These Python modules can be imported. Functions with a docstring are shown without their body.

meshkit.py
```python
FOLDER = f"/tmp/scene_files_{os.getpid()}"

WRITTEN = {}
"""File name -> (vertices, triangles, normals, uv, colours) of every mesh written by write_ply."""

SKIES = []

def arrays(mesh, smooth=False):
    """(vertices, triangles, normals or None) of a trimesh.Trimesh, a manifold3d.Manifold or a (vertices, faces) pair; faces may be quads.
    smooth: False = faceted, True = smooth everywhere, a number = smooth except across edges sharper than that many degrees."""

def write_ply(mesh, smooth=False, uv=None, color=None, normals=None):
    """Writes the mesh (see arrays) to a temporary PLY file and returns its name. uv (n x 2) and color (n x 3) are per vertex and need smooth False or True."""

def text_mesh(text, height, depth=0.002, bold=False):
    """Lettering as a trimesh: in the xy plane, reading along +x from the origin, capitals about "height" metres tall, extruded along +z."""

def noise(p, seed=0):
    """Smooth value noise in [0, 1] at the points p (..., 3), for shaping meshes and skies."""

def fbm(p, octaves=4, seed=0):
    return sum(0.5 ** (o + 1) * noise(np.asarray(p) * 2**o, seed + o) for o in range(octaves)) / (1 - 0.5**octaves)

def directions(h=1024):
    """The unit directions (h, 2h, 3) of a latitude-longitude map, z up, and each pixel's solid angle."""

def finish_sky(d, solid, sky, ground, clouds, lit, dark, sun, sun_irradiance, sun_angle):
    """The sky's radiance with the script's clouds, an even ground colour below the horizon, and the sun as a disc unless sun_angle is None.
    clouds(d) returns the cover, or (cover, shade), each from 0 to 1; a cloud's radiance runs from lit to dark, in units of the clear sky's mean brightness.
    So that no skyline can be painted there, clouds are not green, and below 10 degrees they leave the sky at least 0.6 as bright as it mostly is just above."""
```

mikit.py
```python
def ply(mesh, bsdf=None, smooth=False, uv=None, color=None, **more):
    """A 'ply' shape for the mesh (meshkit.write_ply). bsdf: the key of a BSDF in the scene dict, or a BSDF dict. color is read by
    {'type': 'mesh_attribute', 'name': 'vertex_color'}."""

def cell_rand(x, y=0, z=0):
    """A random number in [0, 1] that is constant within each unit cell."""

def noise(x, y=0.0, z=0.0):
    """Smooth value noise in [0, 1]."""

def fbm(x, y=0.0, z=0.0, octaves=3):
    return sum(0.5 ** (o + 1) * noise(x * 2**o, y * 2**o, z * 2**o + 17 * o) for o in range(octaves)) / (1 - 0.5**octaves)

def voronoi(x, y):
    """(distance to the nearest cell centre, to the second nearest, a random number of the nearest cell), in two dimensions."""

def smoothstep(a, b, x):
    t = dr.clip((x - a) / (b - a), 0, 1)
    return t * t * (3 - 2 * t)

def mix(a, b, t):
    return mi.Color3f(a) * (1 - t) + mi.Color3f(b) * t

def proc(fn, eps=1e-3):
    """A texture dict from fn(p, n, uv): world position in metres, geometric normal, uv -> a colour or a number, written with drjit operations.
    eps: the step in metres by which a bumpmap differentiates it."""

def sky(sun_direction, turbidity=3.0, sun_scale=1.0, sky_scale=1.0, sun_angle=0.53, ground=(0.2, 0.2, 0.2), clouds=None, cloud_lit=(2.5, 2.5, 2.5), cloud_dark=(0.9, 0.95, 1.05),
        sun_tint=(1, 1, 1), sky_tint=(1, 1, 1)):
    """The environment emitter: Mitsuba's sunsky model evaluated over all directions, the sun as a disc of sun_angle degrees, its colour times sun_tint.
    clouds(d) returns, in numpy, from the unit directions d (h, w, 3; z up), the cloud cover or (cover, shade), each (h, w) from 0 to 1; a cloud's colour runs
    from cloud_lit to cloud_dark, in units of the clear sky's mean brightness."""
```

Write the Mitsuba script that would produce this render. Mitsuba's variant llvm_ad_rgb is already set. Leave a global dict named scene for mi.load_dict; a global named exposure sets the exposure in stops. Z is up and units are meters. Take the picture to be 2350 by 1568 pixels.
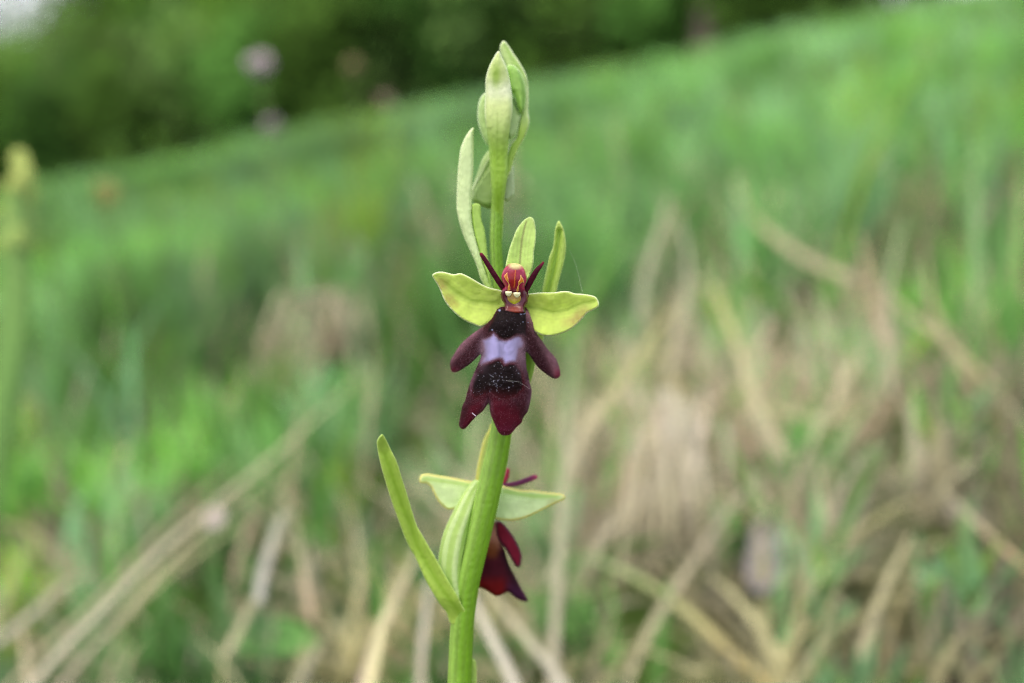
import math
import numpy as np
import trimesh
import shapely
from shapely.geometry import Polygon, LineString, Point
from scipy.spatial import Delaunay
import drjit as dr
import mitsuba as mi
import mikit
from mikit import noise, fbm, smoothstep, mix
import meshkit

rng = np.random.default_rng(7)
scene, labels = {}, {}

# ------------------------------------------------------------------ camera, light, exposure
T = 0.65                                   # tangent of half the horizontal angle
FOCUS = 0.0806
PITCH = math.radians(12)
CAM = np.array([0.0, 0.0, 0.17])
F = np.array([0, math.cos(PITCH), -math.sin(PITCH)])
U = np.array([0, math.sin(PITCH), math.cos(PITCH)])
R = np.array([1.0, 0, 0])
scene['camera'] = {
    'type': 'thinlens', 'fov': math.degrees(2 * math.atan(T)), 'fov_axis': 'x',
    'aperture_radius': 0.00165, 'focus_distance': FOCUS, 'near_clip': 0.004, 'far_clip': 2000.0,
    'to_world': mi.ScalarTransform4f().look_at(origin=CAM.tolist(), target=(CAM + F).tolist(), up=[0, 0, 1]),
}
exposure = 2.47


def overcast(d):
    p = d * 2.2
    return np.ones(d.shape[:2]), 0.55 * meshkit.fbm(p, 3, seed=5)


scene['sky'] = mikit.sky((-0.35, -0.25, 1.0), turbidity=3, sun_scale=0.22, sun_angle=28, clouds=overcast,
                         cloud_lit=(2.5, 2.56, 2.66), cloud_dark=(1.7, 1.76, 1.86), ground=(0.08, 0.12, 0.05))


# ------------------------------------------------------------------ helpers
def lin(*c):
    c = np.array(c, float) / 255
    return np.where(c < 0.04045, c / 12.92, ((c + 0.055) / 1.055) ** 2.4)


def P(px, py, d):
    """The point at distance d along the optical axis (metres) seen at px, py of a 2350 x 1568 picture."""
    px, py, d = np.broadcast_arrays(np.asarray(px, float), np.asarray(py, float), np.asarray(d, float))
    tx, ty = (px - 1175) / 1175 * T, (784 - py) / 1175 * T
    return CAM + d[..., None] * (F + tx[..., None] * R + ty[..., None] * U)


def px_m(d):
    return d * T / 1175                    # metres per picture unit at distance d


def cropper(x0, y0, zoom):
    return lambda pts: np.array([((x0 + x / zoom) / 1.6068, (y0 + y / zoom) / 1.6068) for x, y in pts])


cA, cC, cD = cropper(1550, 750, 3.1357), cropper(1600, 1100, 2.85), cropper(1350, 1550, 2.4125)
cE, cF, cG, cH = cropper(1350, 2000, 2.9375), cropper(1780, 920, 6.032), cropper(1680, 100, 2.24), cropper(1600, 1680, 2.6127)


def catmull(p, n=8, closed=False):
    p = np.asarray(p, float)
    if closed:
        q = np.vstack([p[-1:], p, p[:2]])
    else:
        q = np.vstack([2 * p[0] - p[1], p, 2 * p[-1] - p[-2]])
    out = []
    for i in range(len(q) - 3):
        a, b, c, d = q[i:i + 4]
        for t in np.arange(n) / n:
            out.append(0.5 * (2 * b + (c - a) * t + (2 * a - 5 * b + 4 * c - d) * t * t + (3 * b - a - 3 * c + d) * t ** 3))
    if not closed:
        out.append(p[-1])
    return np.array(out)


def fb(x, y, s, seed=0, o=3):
    return meshkit.fbm(np.stack([np.asarray(x) / s, np.asarray(y) / s, np.zeros(np.shape(x))], -1), o, seed)


def sst(a, b, x):
    t = np.clip((np.asarray(x, float) - a) / (b - a), 0, 1)
    return t * t * (3 - 2 * t)


def lerp(a, b, t):
    t = np.asarray(t, float)[..., None]
    return np.asarray(a) * (1 - t) + np.asarray(b) * t


def line_dist(pts, X, Y):
    return shapely.distance(shapely.points(X, Y), LineString(pts))


def slab(outline, base, thick, roll, spacing, color, smooth_outline=True, back_color=None):
    """A closed petal-like solid: outline in picture units, base(x, y) its middle surface's distance, thick (mm), rounded over roll units at its rim."""
    o = catmull(outline, 8, True) if smooth_outline else np.asarray(outline, float)
    poly = Polygon(o).buffer(0)
    if poly.geom_type == 'MultiPolygon':
        poly = max(poly.geoms, key=lambda g: g.area)
    ring = LineString(poly.exterior.coords)
    n = max(12, int(ring.length / spacing))
    rim = np.array([ring.interpolate(i / n, normalized=True).coords[0] for i in range(n)])
    x0, y0, x1, y1 = poly.bounds
    gx, gy = np.meshgrid(np.arange(x0, x1, spacing), np.arange(y0, y1, spacing * 0.866))
    gx = gx + (np.arange(gx.shape[0]) % 2)[:, None] * spacing / 2
    g = np.stack([gx.ravel(), gy.ravel()], 1)
    pg = shapely.points(g)
    g = g[shapely.contains(poly, pg) & (shapely.distance(pg, ring) > spacing * 0.55)]
    v = np.vstack([rim, g])
    tri = Delaunay(v).simplices
    tri = tri[shapely.contains(poly, shapely.points(v[tri].mean(1)))]
    a = v[tri]
    area = (a[:, 1, 0] - a[:, 0, 0]) * (a[:, 2, 1] - a[:, 0, 1]) - (a[:, 1, 1] - a[:, 0, 1]) * (a[:, 2, 0] - a[:, 0, 0])
    tri = tri[np.abs(area) > 1e-6]
    area = area[np.abs(area) > 1e-6]
    tri[area < 0] = tri[area < 0][:, ::-1]      # one winding for all; y runs down, so this faces away
    d = shapely.distance(shapely.points(v), ring)
    d[:n] = 0
    t = np.clip(d / roll, 0, 1)
    prof = np.sqrt(np.maximum(1 - (1 - t) ** 2, 0)) * (thick(v[:, 0], v[:, 1]) if callable(thick) else thick) * 0.5e-3
    b = base(v[:, 0], v[:, 1])
    front, back = P(v[:, 0], v[:, 1], b - prof), P(v[n:, 0], v[n:, 1], (b + prof)[n:])
    m = np.concatenate([np.arange(n), np.arange(len(g)) + len(v)])
    verts = np.vstack([front, back])
    faces = np.vstack([tri[:, ::-1], m[tri]])
    cf = np.clip(color(v[:, 0], v[:, 1], d), 0, 1)
    cb = cf[n:] if back_color is None else np.clip(back_color(v[n:, 0], v[n:, 1], d[n:]), 0, 1)
    mesh = trimesh.Trimesh(verts, faces, process=False)
    if mesh.volume < 0:
        mesh.faces = mesh.faces[:, ::-1]
    return mesh, np.vstack([cf, cb])


def tube(pts, rx, rz, sides=12, look=F, color=None, n=6, ridge=None):
    """A closed tapering rod through pts; rx its half width across, rz its half depth along the look direction; color(t, angle)."""
    k = np.linspace(0, 1, len(pts))
    path = catmull(pts, n)
    t = np.linspace(0, 1, len(path))
    rx, rz = np.interp(t, k, np.broadcast_to(rx, len(pts))), np.interp(t, k, np.broadcast_to(rz, len(pts)))
    if len(pts) > 3:
        kk = np.ones(2 * n + 1) / (2 * n + 1)
        rx, rz = (np.convolve(np.pad(r, n, mode='edge'), kk, 'valid') for r in (rx, rz))
    tan = np.gradient(path, axis=0)
    tan /= np.linalg.norm(tan, axis=1, keepdims=True) + 1e-12
    w = np.cross(tan, look)
    w /= np.linalg.norm(w, axis=1, keepdims=True) + 1e-12
    b = np.cross(w, tan)
    a = np.arange(sides) * 2 * np.pi / sides
    rr = np.ones((len(path), sides)) if ridge is None else ridge(t[:, None], a[None, :])
    v = path[:, None] + rr[..., None] * (rx[:, None, None] * np.cos(a)[None, :, None] * w[:, None] + rz[:, None, None] * np.sin(a)[None, :, None] * b[:, None])
    i, j = np.meshgrid(np.arange(len(path) - 1), np.arange(sides), indexing='ij')
    q = np.stack([i * sides + j, i * sides + (j + 1) % sides, (i + 1) * sides + (j + 1) % sides, (i + 1) * sides + j], -1).reshape(-1, 4)
    f = np.vstack([q[:, [0, 1, 2]], q[:, [0, 2, 3]]])
    L = len(path) * sides
    e0, e1 = path[0] - tan[0] * rx[0] * 0.5, path[-1] + tan[-1] * rx[-1] * 0.5
    s = np.arange(sides)
    f = np.vstack([f, np.stack([s * 0 + L, (s + 1) % sides, s], 1), np.stack([s * 0 + L + 1, L - sides + s, L - sides + (s + 1) % sides], 1)])
    mesh = trimesh.Trimesh(np.vstack([v.reshape(-1, 3), e0, e1]), f, process=False)
    if mesh.volume < 0:
        mesh.faces = mesh.faces[:, ::-1]
    col = None
    if color is not None:
        tt, aa = np.broadcast_arrays(t[:, None], a[None, :])
        c = color(tt, aa).reshape(-1, 3)
        col = np.clip(np.vstack([c, c[:1], c[-1:]]), 0, 1)
    return mesh, col


def join(parts):
    parts = [p for p in parts if len(p[0].faces)]
    m = trimesh.util.concatenate([p[0] for p in parts])
    return m, np.vstack([p[1] for p in parts])


def numbered(key):
    if key not in used:
        used.add(key)
        return key
    k = 1
    while f'{key}_{k:03d}' in used:
        k += 1
    used.add(f'{key}_{k:03d}')
    return f'{key}_{k:03d}'


used = set()


SLOPE = np.array([-0.15, -0.32, 0.92])
SLOPE /= np.linalg.norm(SLOPE)


def put(name, made, bsdf, parent=None, label=None, category=None, group=None, kind=None, smooth=True, bend=None):
    """bend: how far the shading normals of grass and leaves lean to the slope's own normal, as a mass of blades takes its light."""
    key = numbered((parent + '__' if parent else '') + name)
    mesh, col = made
    if bend is None:
        scene[key] = mikit.ply(mesh, bsdf, smooth=smooth, color=col)
    else:
        v, f, n = meshkit.arrays(mesh, True)
        n = n * (np.sign(n @ SLOPE + 1e-9)[:, None] if bend > 0.8 else 1.0)
        n = n * (1 - bend) + SLOPE * bend
        n /= np.linalg.norm(n, axis=1, keepdims=True)
        scene[key] = {'type': 'ply', 'filename': meshkit.write_ply((v, f), False, None, col, normals=n), 'face_normals': False, 'bsdf': {'type': 'ref', 'id': bsdf}}
    tag(key, label, category, group, kind)
    return key


def tag(key, label=None, category=None, group=None, kind=None):
    e = {k: v for k, v in dict(label=label, category=category, group=group, kind=kind).items() if v}
    if e:
        labels[key] = e


def holder(name, label, category, group=None):
    key = numbered(name)
    tag(key, label, category, group)
    return key


# ------------------------------------------------------------------ materials
VC = {'type': 'mesh_attribute', 'name': 'vertex_color'}


def cells(p, n, uv):
    return noise(p.x * 9000, p.y * 9000, p.z * 9000) * 0.00004 + noise(p.x * 2600, p.y * 2600, p.z * 2600) * 0.00007


scene['green_tissue'] = {'type': 'twosided', 'b': {'type': 'bumpmap', 'scale': 1.0, 'tex': mikit.proc(cells, eps=3e-5),
                         'b': {'type': 'principled', 'base_color': VC, 'roughness': 0.5, 'specular': 0.45, 'sheen': 0.25}}}
scene['velvet'] = {'type': 'twosided', 'b': {'type': 'bumpmap', 'scale': 1.0, 'tex': mikit.proc(cells, eps=3e-5),
                   'b': {'type': 'principled', 'base_color': VC, 'roughness': 0.6, 'specular': 0.12, 'sheen': 0.12, 'sheen_tint': 0.3}}}
scene['waxy'] = {'type': 'twosided', 'b': {'type': 'principled', 'base_color': VC, 'roughness': 0.28, 'specular': 0.5}}
scene['hair'] = {'type': 'twosided', 'b': {'type': 'diffuse', 'reflectance': VC}}
scene['leaf'] = {'type': 'principledthin', 'base_color': VC, 'roughness': 0.5, 'diff_trans': 0.75, 'eta': 1.4}
scene['dry'] = {'type': 'twosided', 'b': {'type': 'diffuse', 'reflectance': VC}}
scene['bark'] = {'type': 'twosided', 'b': {'type': 'diffuse', 'reflectance': VC}}
scene['silk'] = {'type': 'twosided', 'b': {'type': 'principled', 'base_color': {'type': 'rgb', 'value': [0.75, 0.75, 0.75]}, 'roughness': 0.3, 'specular': 0.6}}


def soil(p, n, uv):
    r = dr.sqrt(p.x * p.x + p.y * p.y)
    a = fbm(p.x * 9, p.y * 9, 3.0, 4)
    b = fbm(p.x * 70, p.y * 70, 1.0, 3)
    near = mix((0.15, 0.13, 0.09), (0.085, 0.145, 0.036), smoothstep(0.34, 0.56, a))
    near = near * (0.55 + 0.9 * b)
    far = mix((0.06, 0.13, 0.036), (0.09, 0.16, 0.054), fbm(p.x * 0.7, p.y * 0.7, 5.0, 3))
    return mix(near, far, smoothstep(0.45, 1.6, r))


scene['soil'] = {'type': 'diffuse', 'reflectance': mikit.proc(soil)}


# ------------------------------------------------------------------ the hillside
def ground(x, y):
    x, y = np.asarray(x, float), np.asarray(y, float)
    r = np.hypot(x, y)
    b = (meshkit.fbm(np.stack([x * 5, y * 5, x * 0], -1), 3, 3) - 0.5) * 0.05 * sst(0.05, 0.6, r)
    big = (meshkit.fbm(np.stack([x * 0.25, y * 0.25, x * 0], -1), 2, 9) - 0.5) * 0.5 * sst(2, 9, r)
    return 0.19 * x + 0.102 * y + b + big


def ground_mesh():
    rr = np.concatenate([[0], np.geomspace(0.03, 400, 150)])
    aa = np.linspace(0, 2 * np.pi, 181)[:-1]
    rg, ag = np.meshgrid(rr[1:], aa, indexing='ij')
    x, y = (rg * np.cos(ag)).ravel(), (rg * np.sin(ag)).ravel()
    v = np.vstack([[0, 0, ground(0, 0)], np.stack([x, y, ground(x, y)], 1)])
    k = len(aa)
    i, j = np.meshgrid(np.arange(len(rr) - 2), np.arange(k), indexing='ij')
    q = np.stack([1 + i * k + j, 1 + (i + 1) * k + j, 1 + (i + 1) * k + (j + 1) % k, 1 + i * k + (j + 1) % k], -1).reshape(-1, 4)
    s = np.arange(k)
    return trimesh.Trimesh(v, np.vstack([q[:, [0, 1, 2]], q[:, [0, 2, 3]], np.stack([s * 0, 1 + s, 1 + (s + 1) % k], 1)]), process=False)


scene['meadow_ground'] = mikit.ply(ground_mesh(), 'soil', smooth=True)
tag('meadow_ground', 'sloping mossy soil of the hillside meadow under the grass', kind='structure')


def hit(px, py, h=0.0):
    """The distance along the optical axis at which the ray through px, py meets the ground raised by h."""
    t = 0.12
    for _ in range(400):
        p = P(px, py, t)
        if p[2] <= ground(p[0], p[1]) + h:
            break
        t *= 1.02
    return float(t)


def pixel(p):
    q = np.asarray(p) - CAM
    d = q @ F
    return 1175 + q @ R / d * 1175 / T, 784 - q @ U / d * 1175 / T, d


# ------------------------------------------------------------------ grass of the meadow (nobody could count it)
def blades(base, height, width, az, lean, c0, c1, seg=4, droop=0.5):
    """Many grass blades as one mesh: base (n, 3), az the side they lean to, lean in radians at the root, droop how far they bend over."""
    n = len(base)
    t = np.linspace(0, 1, seg + 1)
    th = lean[:, None] + droop[:, None] * t[None, :] ** 1.5
    ds = height[:, None] / seg
    hx = np.concatenate([np.zeros((n, 1)), np.cumsum(np.sin(th[:, :-1]) * ds, 1)], 1)
    hz = np.concatenate([np.zeros((n, 1)), np.cumsum(np.cos(th[:, :-1]) * ds, 1)], 1)
    ca, sa = np.cos(az)[:, None], np.sin(az)[:, None]
    c = np.stack([base[:, :1] + hx * ca, base[:, 1:2] + hx * sa, base[:, 2:] + hz], -1)
    turn = az + np.pi / 2 + rng.normal(0, 0.5, n)
    w = np.stack([np.cos(turn), np.sin(turn), 0 * turn], -1)
    prof = np.array([0.75, 1.0, 0.95, 0.7, 0.0]) if seg == 4 else np.interp(t, [0, 0.3, 0.7, 1], [0.8, 1, 0.75, 0])
    off = 0.5 * width[:, None, None] * prof[None, :, None] * w[:, None, :]
    left, right = c - off, c + off
    v = np.concatenate([np.stack([left[:, :-1], right[:, :-1]], 2).reshape(n, 2 * seg, 3), c[:, -1:]], 1)
    f = []
    for s in range(seg - 1):
        f += [[2 * s, 2 * s + 1, 2 * s + 3], [2 * s, 2 * s + 3, 2 * s + 2]]
    f += [[2 * seg - 2, 2 * seg - 1, 2 * seg]]
    f = (np.array(f)[None] + (np.arange(n) * (2 * seg + 1))[:, None, None]).reshape(-1, 3)
    tt = np.concatenate([np.repeat(t[:-1], 2), [1.0]])
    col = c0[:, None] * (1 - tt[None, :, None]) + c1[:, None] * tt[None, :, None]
    return trimesh.Trimesh(v.reshape(-1, 3), f, process=False), np.clip(col.reshape(-1, 3), 0, 1)


# patches of dead grass, as places on the hillside: (px, py, radius, strength)
patches = [(1560, 1130, 0.055, 0.9), (1700, 900, 0.06, 0.5), (1900, 1150, 0.05, 0.4), (2050, 800, 0.07, 0.45), (1440, 950, 0.045, 0.6),
           (760, 760, 0.075, 1.1), (2170, 520, 0.10, 0.9), (1560, 640, 0.07, 0.5), (1240, 560, 0.09, 0.8), (300, 1450, 0.035, 0.6), (1100, 1480, 0.04, 0.7),
           (420, 1020, 0.035, 0.5), (100, 1350, 0.035, 0.6), (2300, 1300, 0.045, 0.7), (1750, 1450, 0.035, 0.5), (140, 1060, 0.04, 0.5), (980, 1450, .03, .6)]
patch_at = [(P(x, y, hit(x, y))[:2], r, s) for x, y, r, s in patches]


def deadness(x, y):
    v = 0.02 + 0.16 * sst(0.5, 0.25, np.hypot(x, y))
    for (cx, cy), r, s in patch_at:
        v = v + s * np.exp(-((x - cx) ** 2 + (y - cy) ** 2) / (2 * r * r))
    return v + 0.35 * (meshkit.fbm(np.stack([x * 9, y * 9, x * 0], -1), 3, 21) - 0.5)


def field(n, d0, d1, seed, spread=0.85):
    d = np.exp(rng.uniform(np.log(d0), np.log(d1), n))
    tx = rng.uniform(-spread, spread, n)
    # on the ground below the camera's axis: distance from the camera measured along the slope
    x, y = tx * d, d * math.cos(PITCH)
    return x, y, d


def clump(x, y, s, k):
    """Pulls points together into tufts of spacing s."""
    i, j = np.floor(x / s), np.floor(y / s)
    h = lambda q: meshkit.noise(np.stack([i * 1.0 + 0.0, j * 1.0, 0 * i + q], -1), 77)
    cx, cy = (i + h(1.0)) * s, (j + h(2.0)) * s
    return x + (cx - x) * k, y + (cy - y) * k


GREENS = np.array([lin(130, 184, 76), lin(152, 200, 112), lin(118, 176, 92), lin(170, 206, 142), lin(146, 194, 142), lin(158, 190, 74)]) * [0.70, 0.77, 0.80]
STRAWS = np.array([lin(214, 208, 164), lin(198, 192, 148), lin(192, 186, 168), lin(220, 212, 180), lin(208, 190, 164)]) * [0.68, 0.69, 0.70]


def pick(table, x, y, s, seed, jit=0.18):
    k = meshkit.fbm(np.stack([x / s, y / s, x * 0], -1), 2, seed)
    i = np.clip((k * 1.7 - 0.35) * len(table) + rng.normal(0, 0.7, len(x)), 0, len(table) - 1.001)
    a = i.astype(int)
    c = table[a] * (1 - (i - a))[:, None] + table[a + 1] * (i - a)[:, None]
    # some tufts are dark and lush, others pale and worn
    tuft = 0.5 * meshkit.noise(np.stack([x / s * 2.1, y / s * 2.1, x * 0 + 3], -1), seed + 1) + 0.5 * meshkit.noise(np.stack([x / s * .6, y / s * .6, x * 0 + 5], -1), seed + 2)
    c = c * (0.55 + 0.95 * sst(0.25, 0.75, tuft))[:, None]
    return c * (1 + rng.normal(0, jit, len(x)))[:, None].clip(0.5, 1.6)


def grow(n, d0, d1, dead, seed, hmin, hmax, w0, wk, tuft, kk, tone=0.12):
    x, y, d = field(n, d0, d1, seed)
    x, y = clump(x, y, tuft, kk)
    q = deadness(x, y)
    u = rng.uniform(0, 1, n)
    keep = (u < np.clip(q, 0.02, 0.95)) if dead else (u > np.clip(q - 0.15, 0.0, 0.8))
    # the path a person stood in and the orchid's own place stay low
    keep &= ~((np.hypot(x, y - 0.02) < 0.135))
    x, y, d = x[keep], y[keep], d[keep]
    m = len(x)
    hh = rng.uniform(hmin, hmax, m) * (0.75 + 0.5 * meshkit.fbm(np.stack([x * 6, y * 6, x * 0], -1), 2, 5))
    hh = hh * np.clip(0.45 + d * 1.4, 0.5, 1.0)
    ww = (w0 * rng.uniform(0.6, 1.4, m) + wk * d)
    az = rng.uniform(0, 2 * np.pi, m)
    if dead:
        c0 = pick(STRAWS, x, y, tone * .6, 31)
        lean, droop = rng.uniform(0.1, 1.25, m), rng.uniform(0.2, 1.3, m)
        c1 = c0 * 1.1
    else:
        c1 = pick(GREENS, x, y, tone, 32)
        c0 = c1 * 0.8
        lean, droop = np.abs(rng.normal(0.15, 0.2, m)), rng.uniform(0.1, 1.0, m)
    return blades(np.stack([x, y, ground(x, y) - 0.002], 1), hh, ww, az, lean, c0, c1, 4, droop)


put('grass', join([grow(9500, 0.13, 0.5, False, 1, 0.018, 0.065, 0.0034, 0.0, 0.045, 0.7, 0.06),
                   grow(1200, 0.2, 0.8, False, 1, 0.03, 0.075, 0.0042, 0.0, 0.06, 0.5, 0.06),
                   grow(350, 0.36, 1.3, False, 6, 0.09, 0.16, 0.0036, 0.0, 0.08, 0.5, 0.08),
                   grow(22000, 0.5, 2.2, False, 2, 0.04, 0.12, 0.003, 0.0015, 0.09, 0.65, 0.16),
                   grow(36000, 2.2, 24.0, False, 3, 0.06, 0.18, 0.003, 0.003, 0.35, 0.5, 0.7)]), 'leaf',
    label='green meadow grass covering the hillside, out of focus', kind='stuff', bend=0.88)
put('dead_grass', join([grow(6000, 0.13, 0.6, True, 4, 0.03, 0.09, 0.0022, 0.0, 0.04, 0.6, 0.08),
                        grow(4500, 0.6, 6.0, True, 5, 0.04, 0.12, 0.003, 0.0015, 0.07, 0.6, 0.2)]), 'leaf',
    label='short dead straw mixed into the green meadow', kind='stuff', bend=0.88)

# ------------------------------------------------------------------ the wood beyond the meadow
TREE_GROUP = 'broadleaf trees of the blurred wood beyond the meadow'


def crown_mesh(c, rad, n, leaf, tone, seed):
    g = np.random.default_rng(seed)
    k = 40
    cc = g.normal(0, 1, (k, 3))
    cc /= np.linalg.norm(cc, axis=1, keepdims=True)
    cc = cc * g.uniform(0.2, 0.95, (k, 1)) * rad
    who = g.integers(0, k, n)
    p = c + cc[who] + g.normal(0, 1, (n, 3)) * rad * 0.2
    a, b = g.normal(0, 1, (n, 3)), g.normal(0, 1, (n, 3))
    a /= np.linalg.norm(a, axis=1, keepdims=True)
    b -= (b * a).sum(1, keepdims=True) * a
    b /= np.linalg.norm(b, axis=1, keepdims=True)
    s = leaf * g.uniform(0.6, 1.4, (n, 1))
    v = np.stack([p - a * s, p + b * s * 0.55, p + a * s, p - b * s * 0.55], 1).reshape(-1, 3)
    o = np.arange(n)[:, None] * 4
    f = np.vstack([o + [0, 1, 2], o + [0, 2, 3]])
    col = tone * (g.uniform(0.7, 1.6, k)[who] * g.uniform(0.8, 1.2, n))[:, None]
    return trimesh.Trimesh(v, f, process=False), np.clip(np.repeat(col, 4, 0), 0, 1)


def tree(x, y, h, w, tone, seed, label, group=TREE_GROUP, trunk=None, low=0.12, leaf=0.19, n=3200, name='broadleaf_tree', cat='tree'):
    z = float(ground(x, y))
    g = np.random.default_rng(seed)
    t = holder(name, label, cat, group)
    tc = np.array(trunk if trunk is not None else lin(92, 84, 72))
    r = 0.02 * h + 0.03
    lx, ly = g.normal(0, 0.03 * h, 2)
    colf = lambda tt, aa: tc * (0.8 + 0.4 * fb(tt * 40, aa * 3, 1.0, seed))[..., None]
    parts = [tube([(x, y, z - 0.2), (x + lx * .3, y + ly * .3, z + h * .3), (x + lx * .7, y + ly * .7, z + h * .6), (x + lx, y + ly, z + h * .9)],
                  [r * 1.3, r, r * .7, r * .2], [r * 1.3, r, r * .7, r * .2], 10, color=colf)]
    for k in range(6):
        a, q = g.uniform(0, 6.28), g.uniform(0.35, 0.75)
        s = np.array([x + lx * q, y + ly * q, z + h * q])
        e = s + np.array([math.cos(a) * w * .7, math.sin(a) * w * .7, h * .14])
        parts.append(tube([s, (s + e) / 2 + [0, 0, h * .03], e], [r * .45, r * .3, r * .1], [r * .45, r * .3, r * .1], 6, color=colf, look=np.array([0, 0, 1.0])))
    put('trunk', join(parts), 'bark', t, bend=0.7)
    zc = (low + 1) / 2
    tone = tone * g.uniform(0.75, 1.6)
    put('crown', crown_mesh(np.array([x + lx, y + ly, z + h * zc]), np.array([w, w, h * (1 - low) / 2]), n, leaf * (0.6 + 0.05 * h), tone, seed), 'leaf', t, bend=0.88)
    return t


# (px of its foot, distance, height, half width, shade)
tones = [np.array(q) * 0.8 for q in (lin(100, 138, 62), lin(84, 126, 60), lin(110, 142, 80), lin(88, 116, 64), lin(104, 146, 58))]
wood = [(-60, 27, 5.2, 2.0), (50, 30, 5.2, 2.0), (150, 24, 5.2, 2.4), (230, 28, 7.0, 2.4), (300, 24, 6.5, 2.3), (420, 26, 7.5, 2.4), (540, 22, 7, 2.2), (640, 25, 8, 2.5),
        (760, 20, 7, 2.1), (860, 23, 8, 2.5), (960, 18, 7, 2.0), (1060, 21, 8, 2.3), (1160, 16, 6.5, 1.8), (1260, 19, 7, 2.1), (1370, 15, 6, 1.7),
        (1480, 17, 7, 1.9), (1690, 15, 6, 1.7), (1800, 17, 6, 1.8), (1930, 17, 6, 1.8), (2080, 18, 6, 1.8), (1590, 18, 8, 2.2), (1740, 20, 7, 2.2), (120, 22, 3.2, 1.8), (380, 21, 3.4, 1.8), (600, 19, 3.5, 1.6), (820, 17, 3.4, 1.6),
        (1000, 15, 3.0, 1.4), (1200, 14, 2.8, 1.3), (-200, 26, 5, 2.2)]
for i, (px, d, h, w) in enumerate(wood):
    x, y = (px - 1175) / 1175 * T * d, d * 1.0
    tree(x, y, h, w, tones[i % 5], 100 + i, 'blurred dark green broadleaf tree in the wood along the top of the meadow', low=0.02 if i < 15 else 0.05)
for i, px in enumerate(range(-120, 1900, 92)):
    d = 17 - 5.5 * (px / 1900) + (i * 7 % 5) * 0.4
    x = (px - 1175) / 1175 * T * d
    tree(x, d, 2.6 - 0.5 * (px / 1900) + (i * 3 % 4) * .2, 1.15, tones[(i * 2) % 5], 400 + i, 'blurred low leafy bush along the edge of the wood', 'leafy bushes along the edge of the wood', low=-0.25, name='leafy_bush', cat='bush', n=1800)
tree((1592 - 1175) / 1175 * T * 12, 12, 5.0, 1.2, tones[0], 300, 'tree with a pale pinkish trunk, right of the orchid tip', None, lin(140, 124, 118), 0.45)
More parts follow.
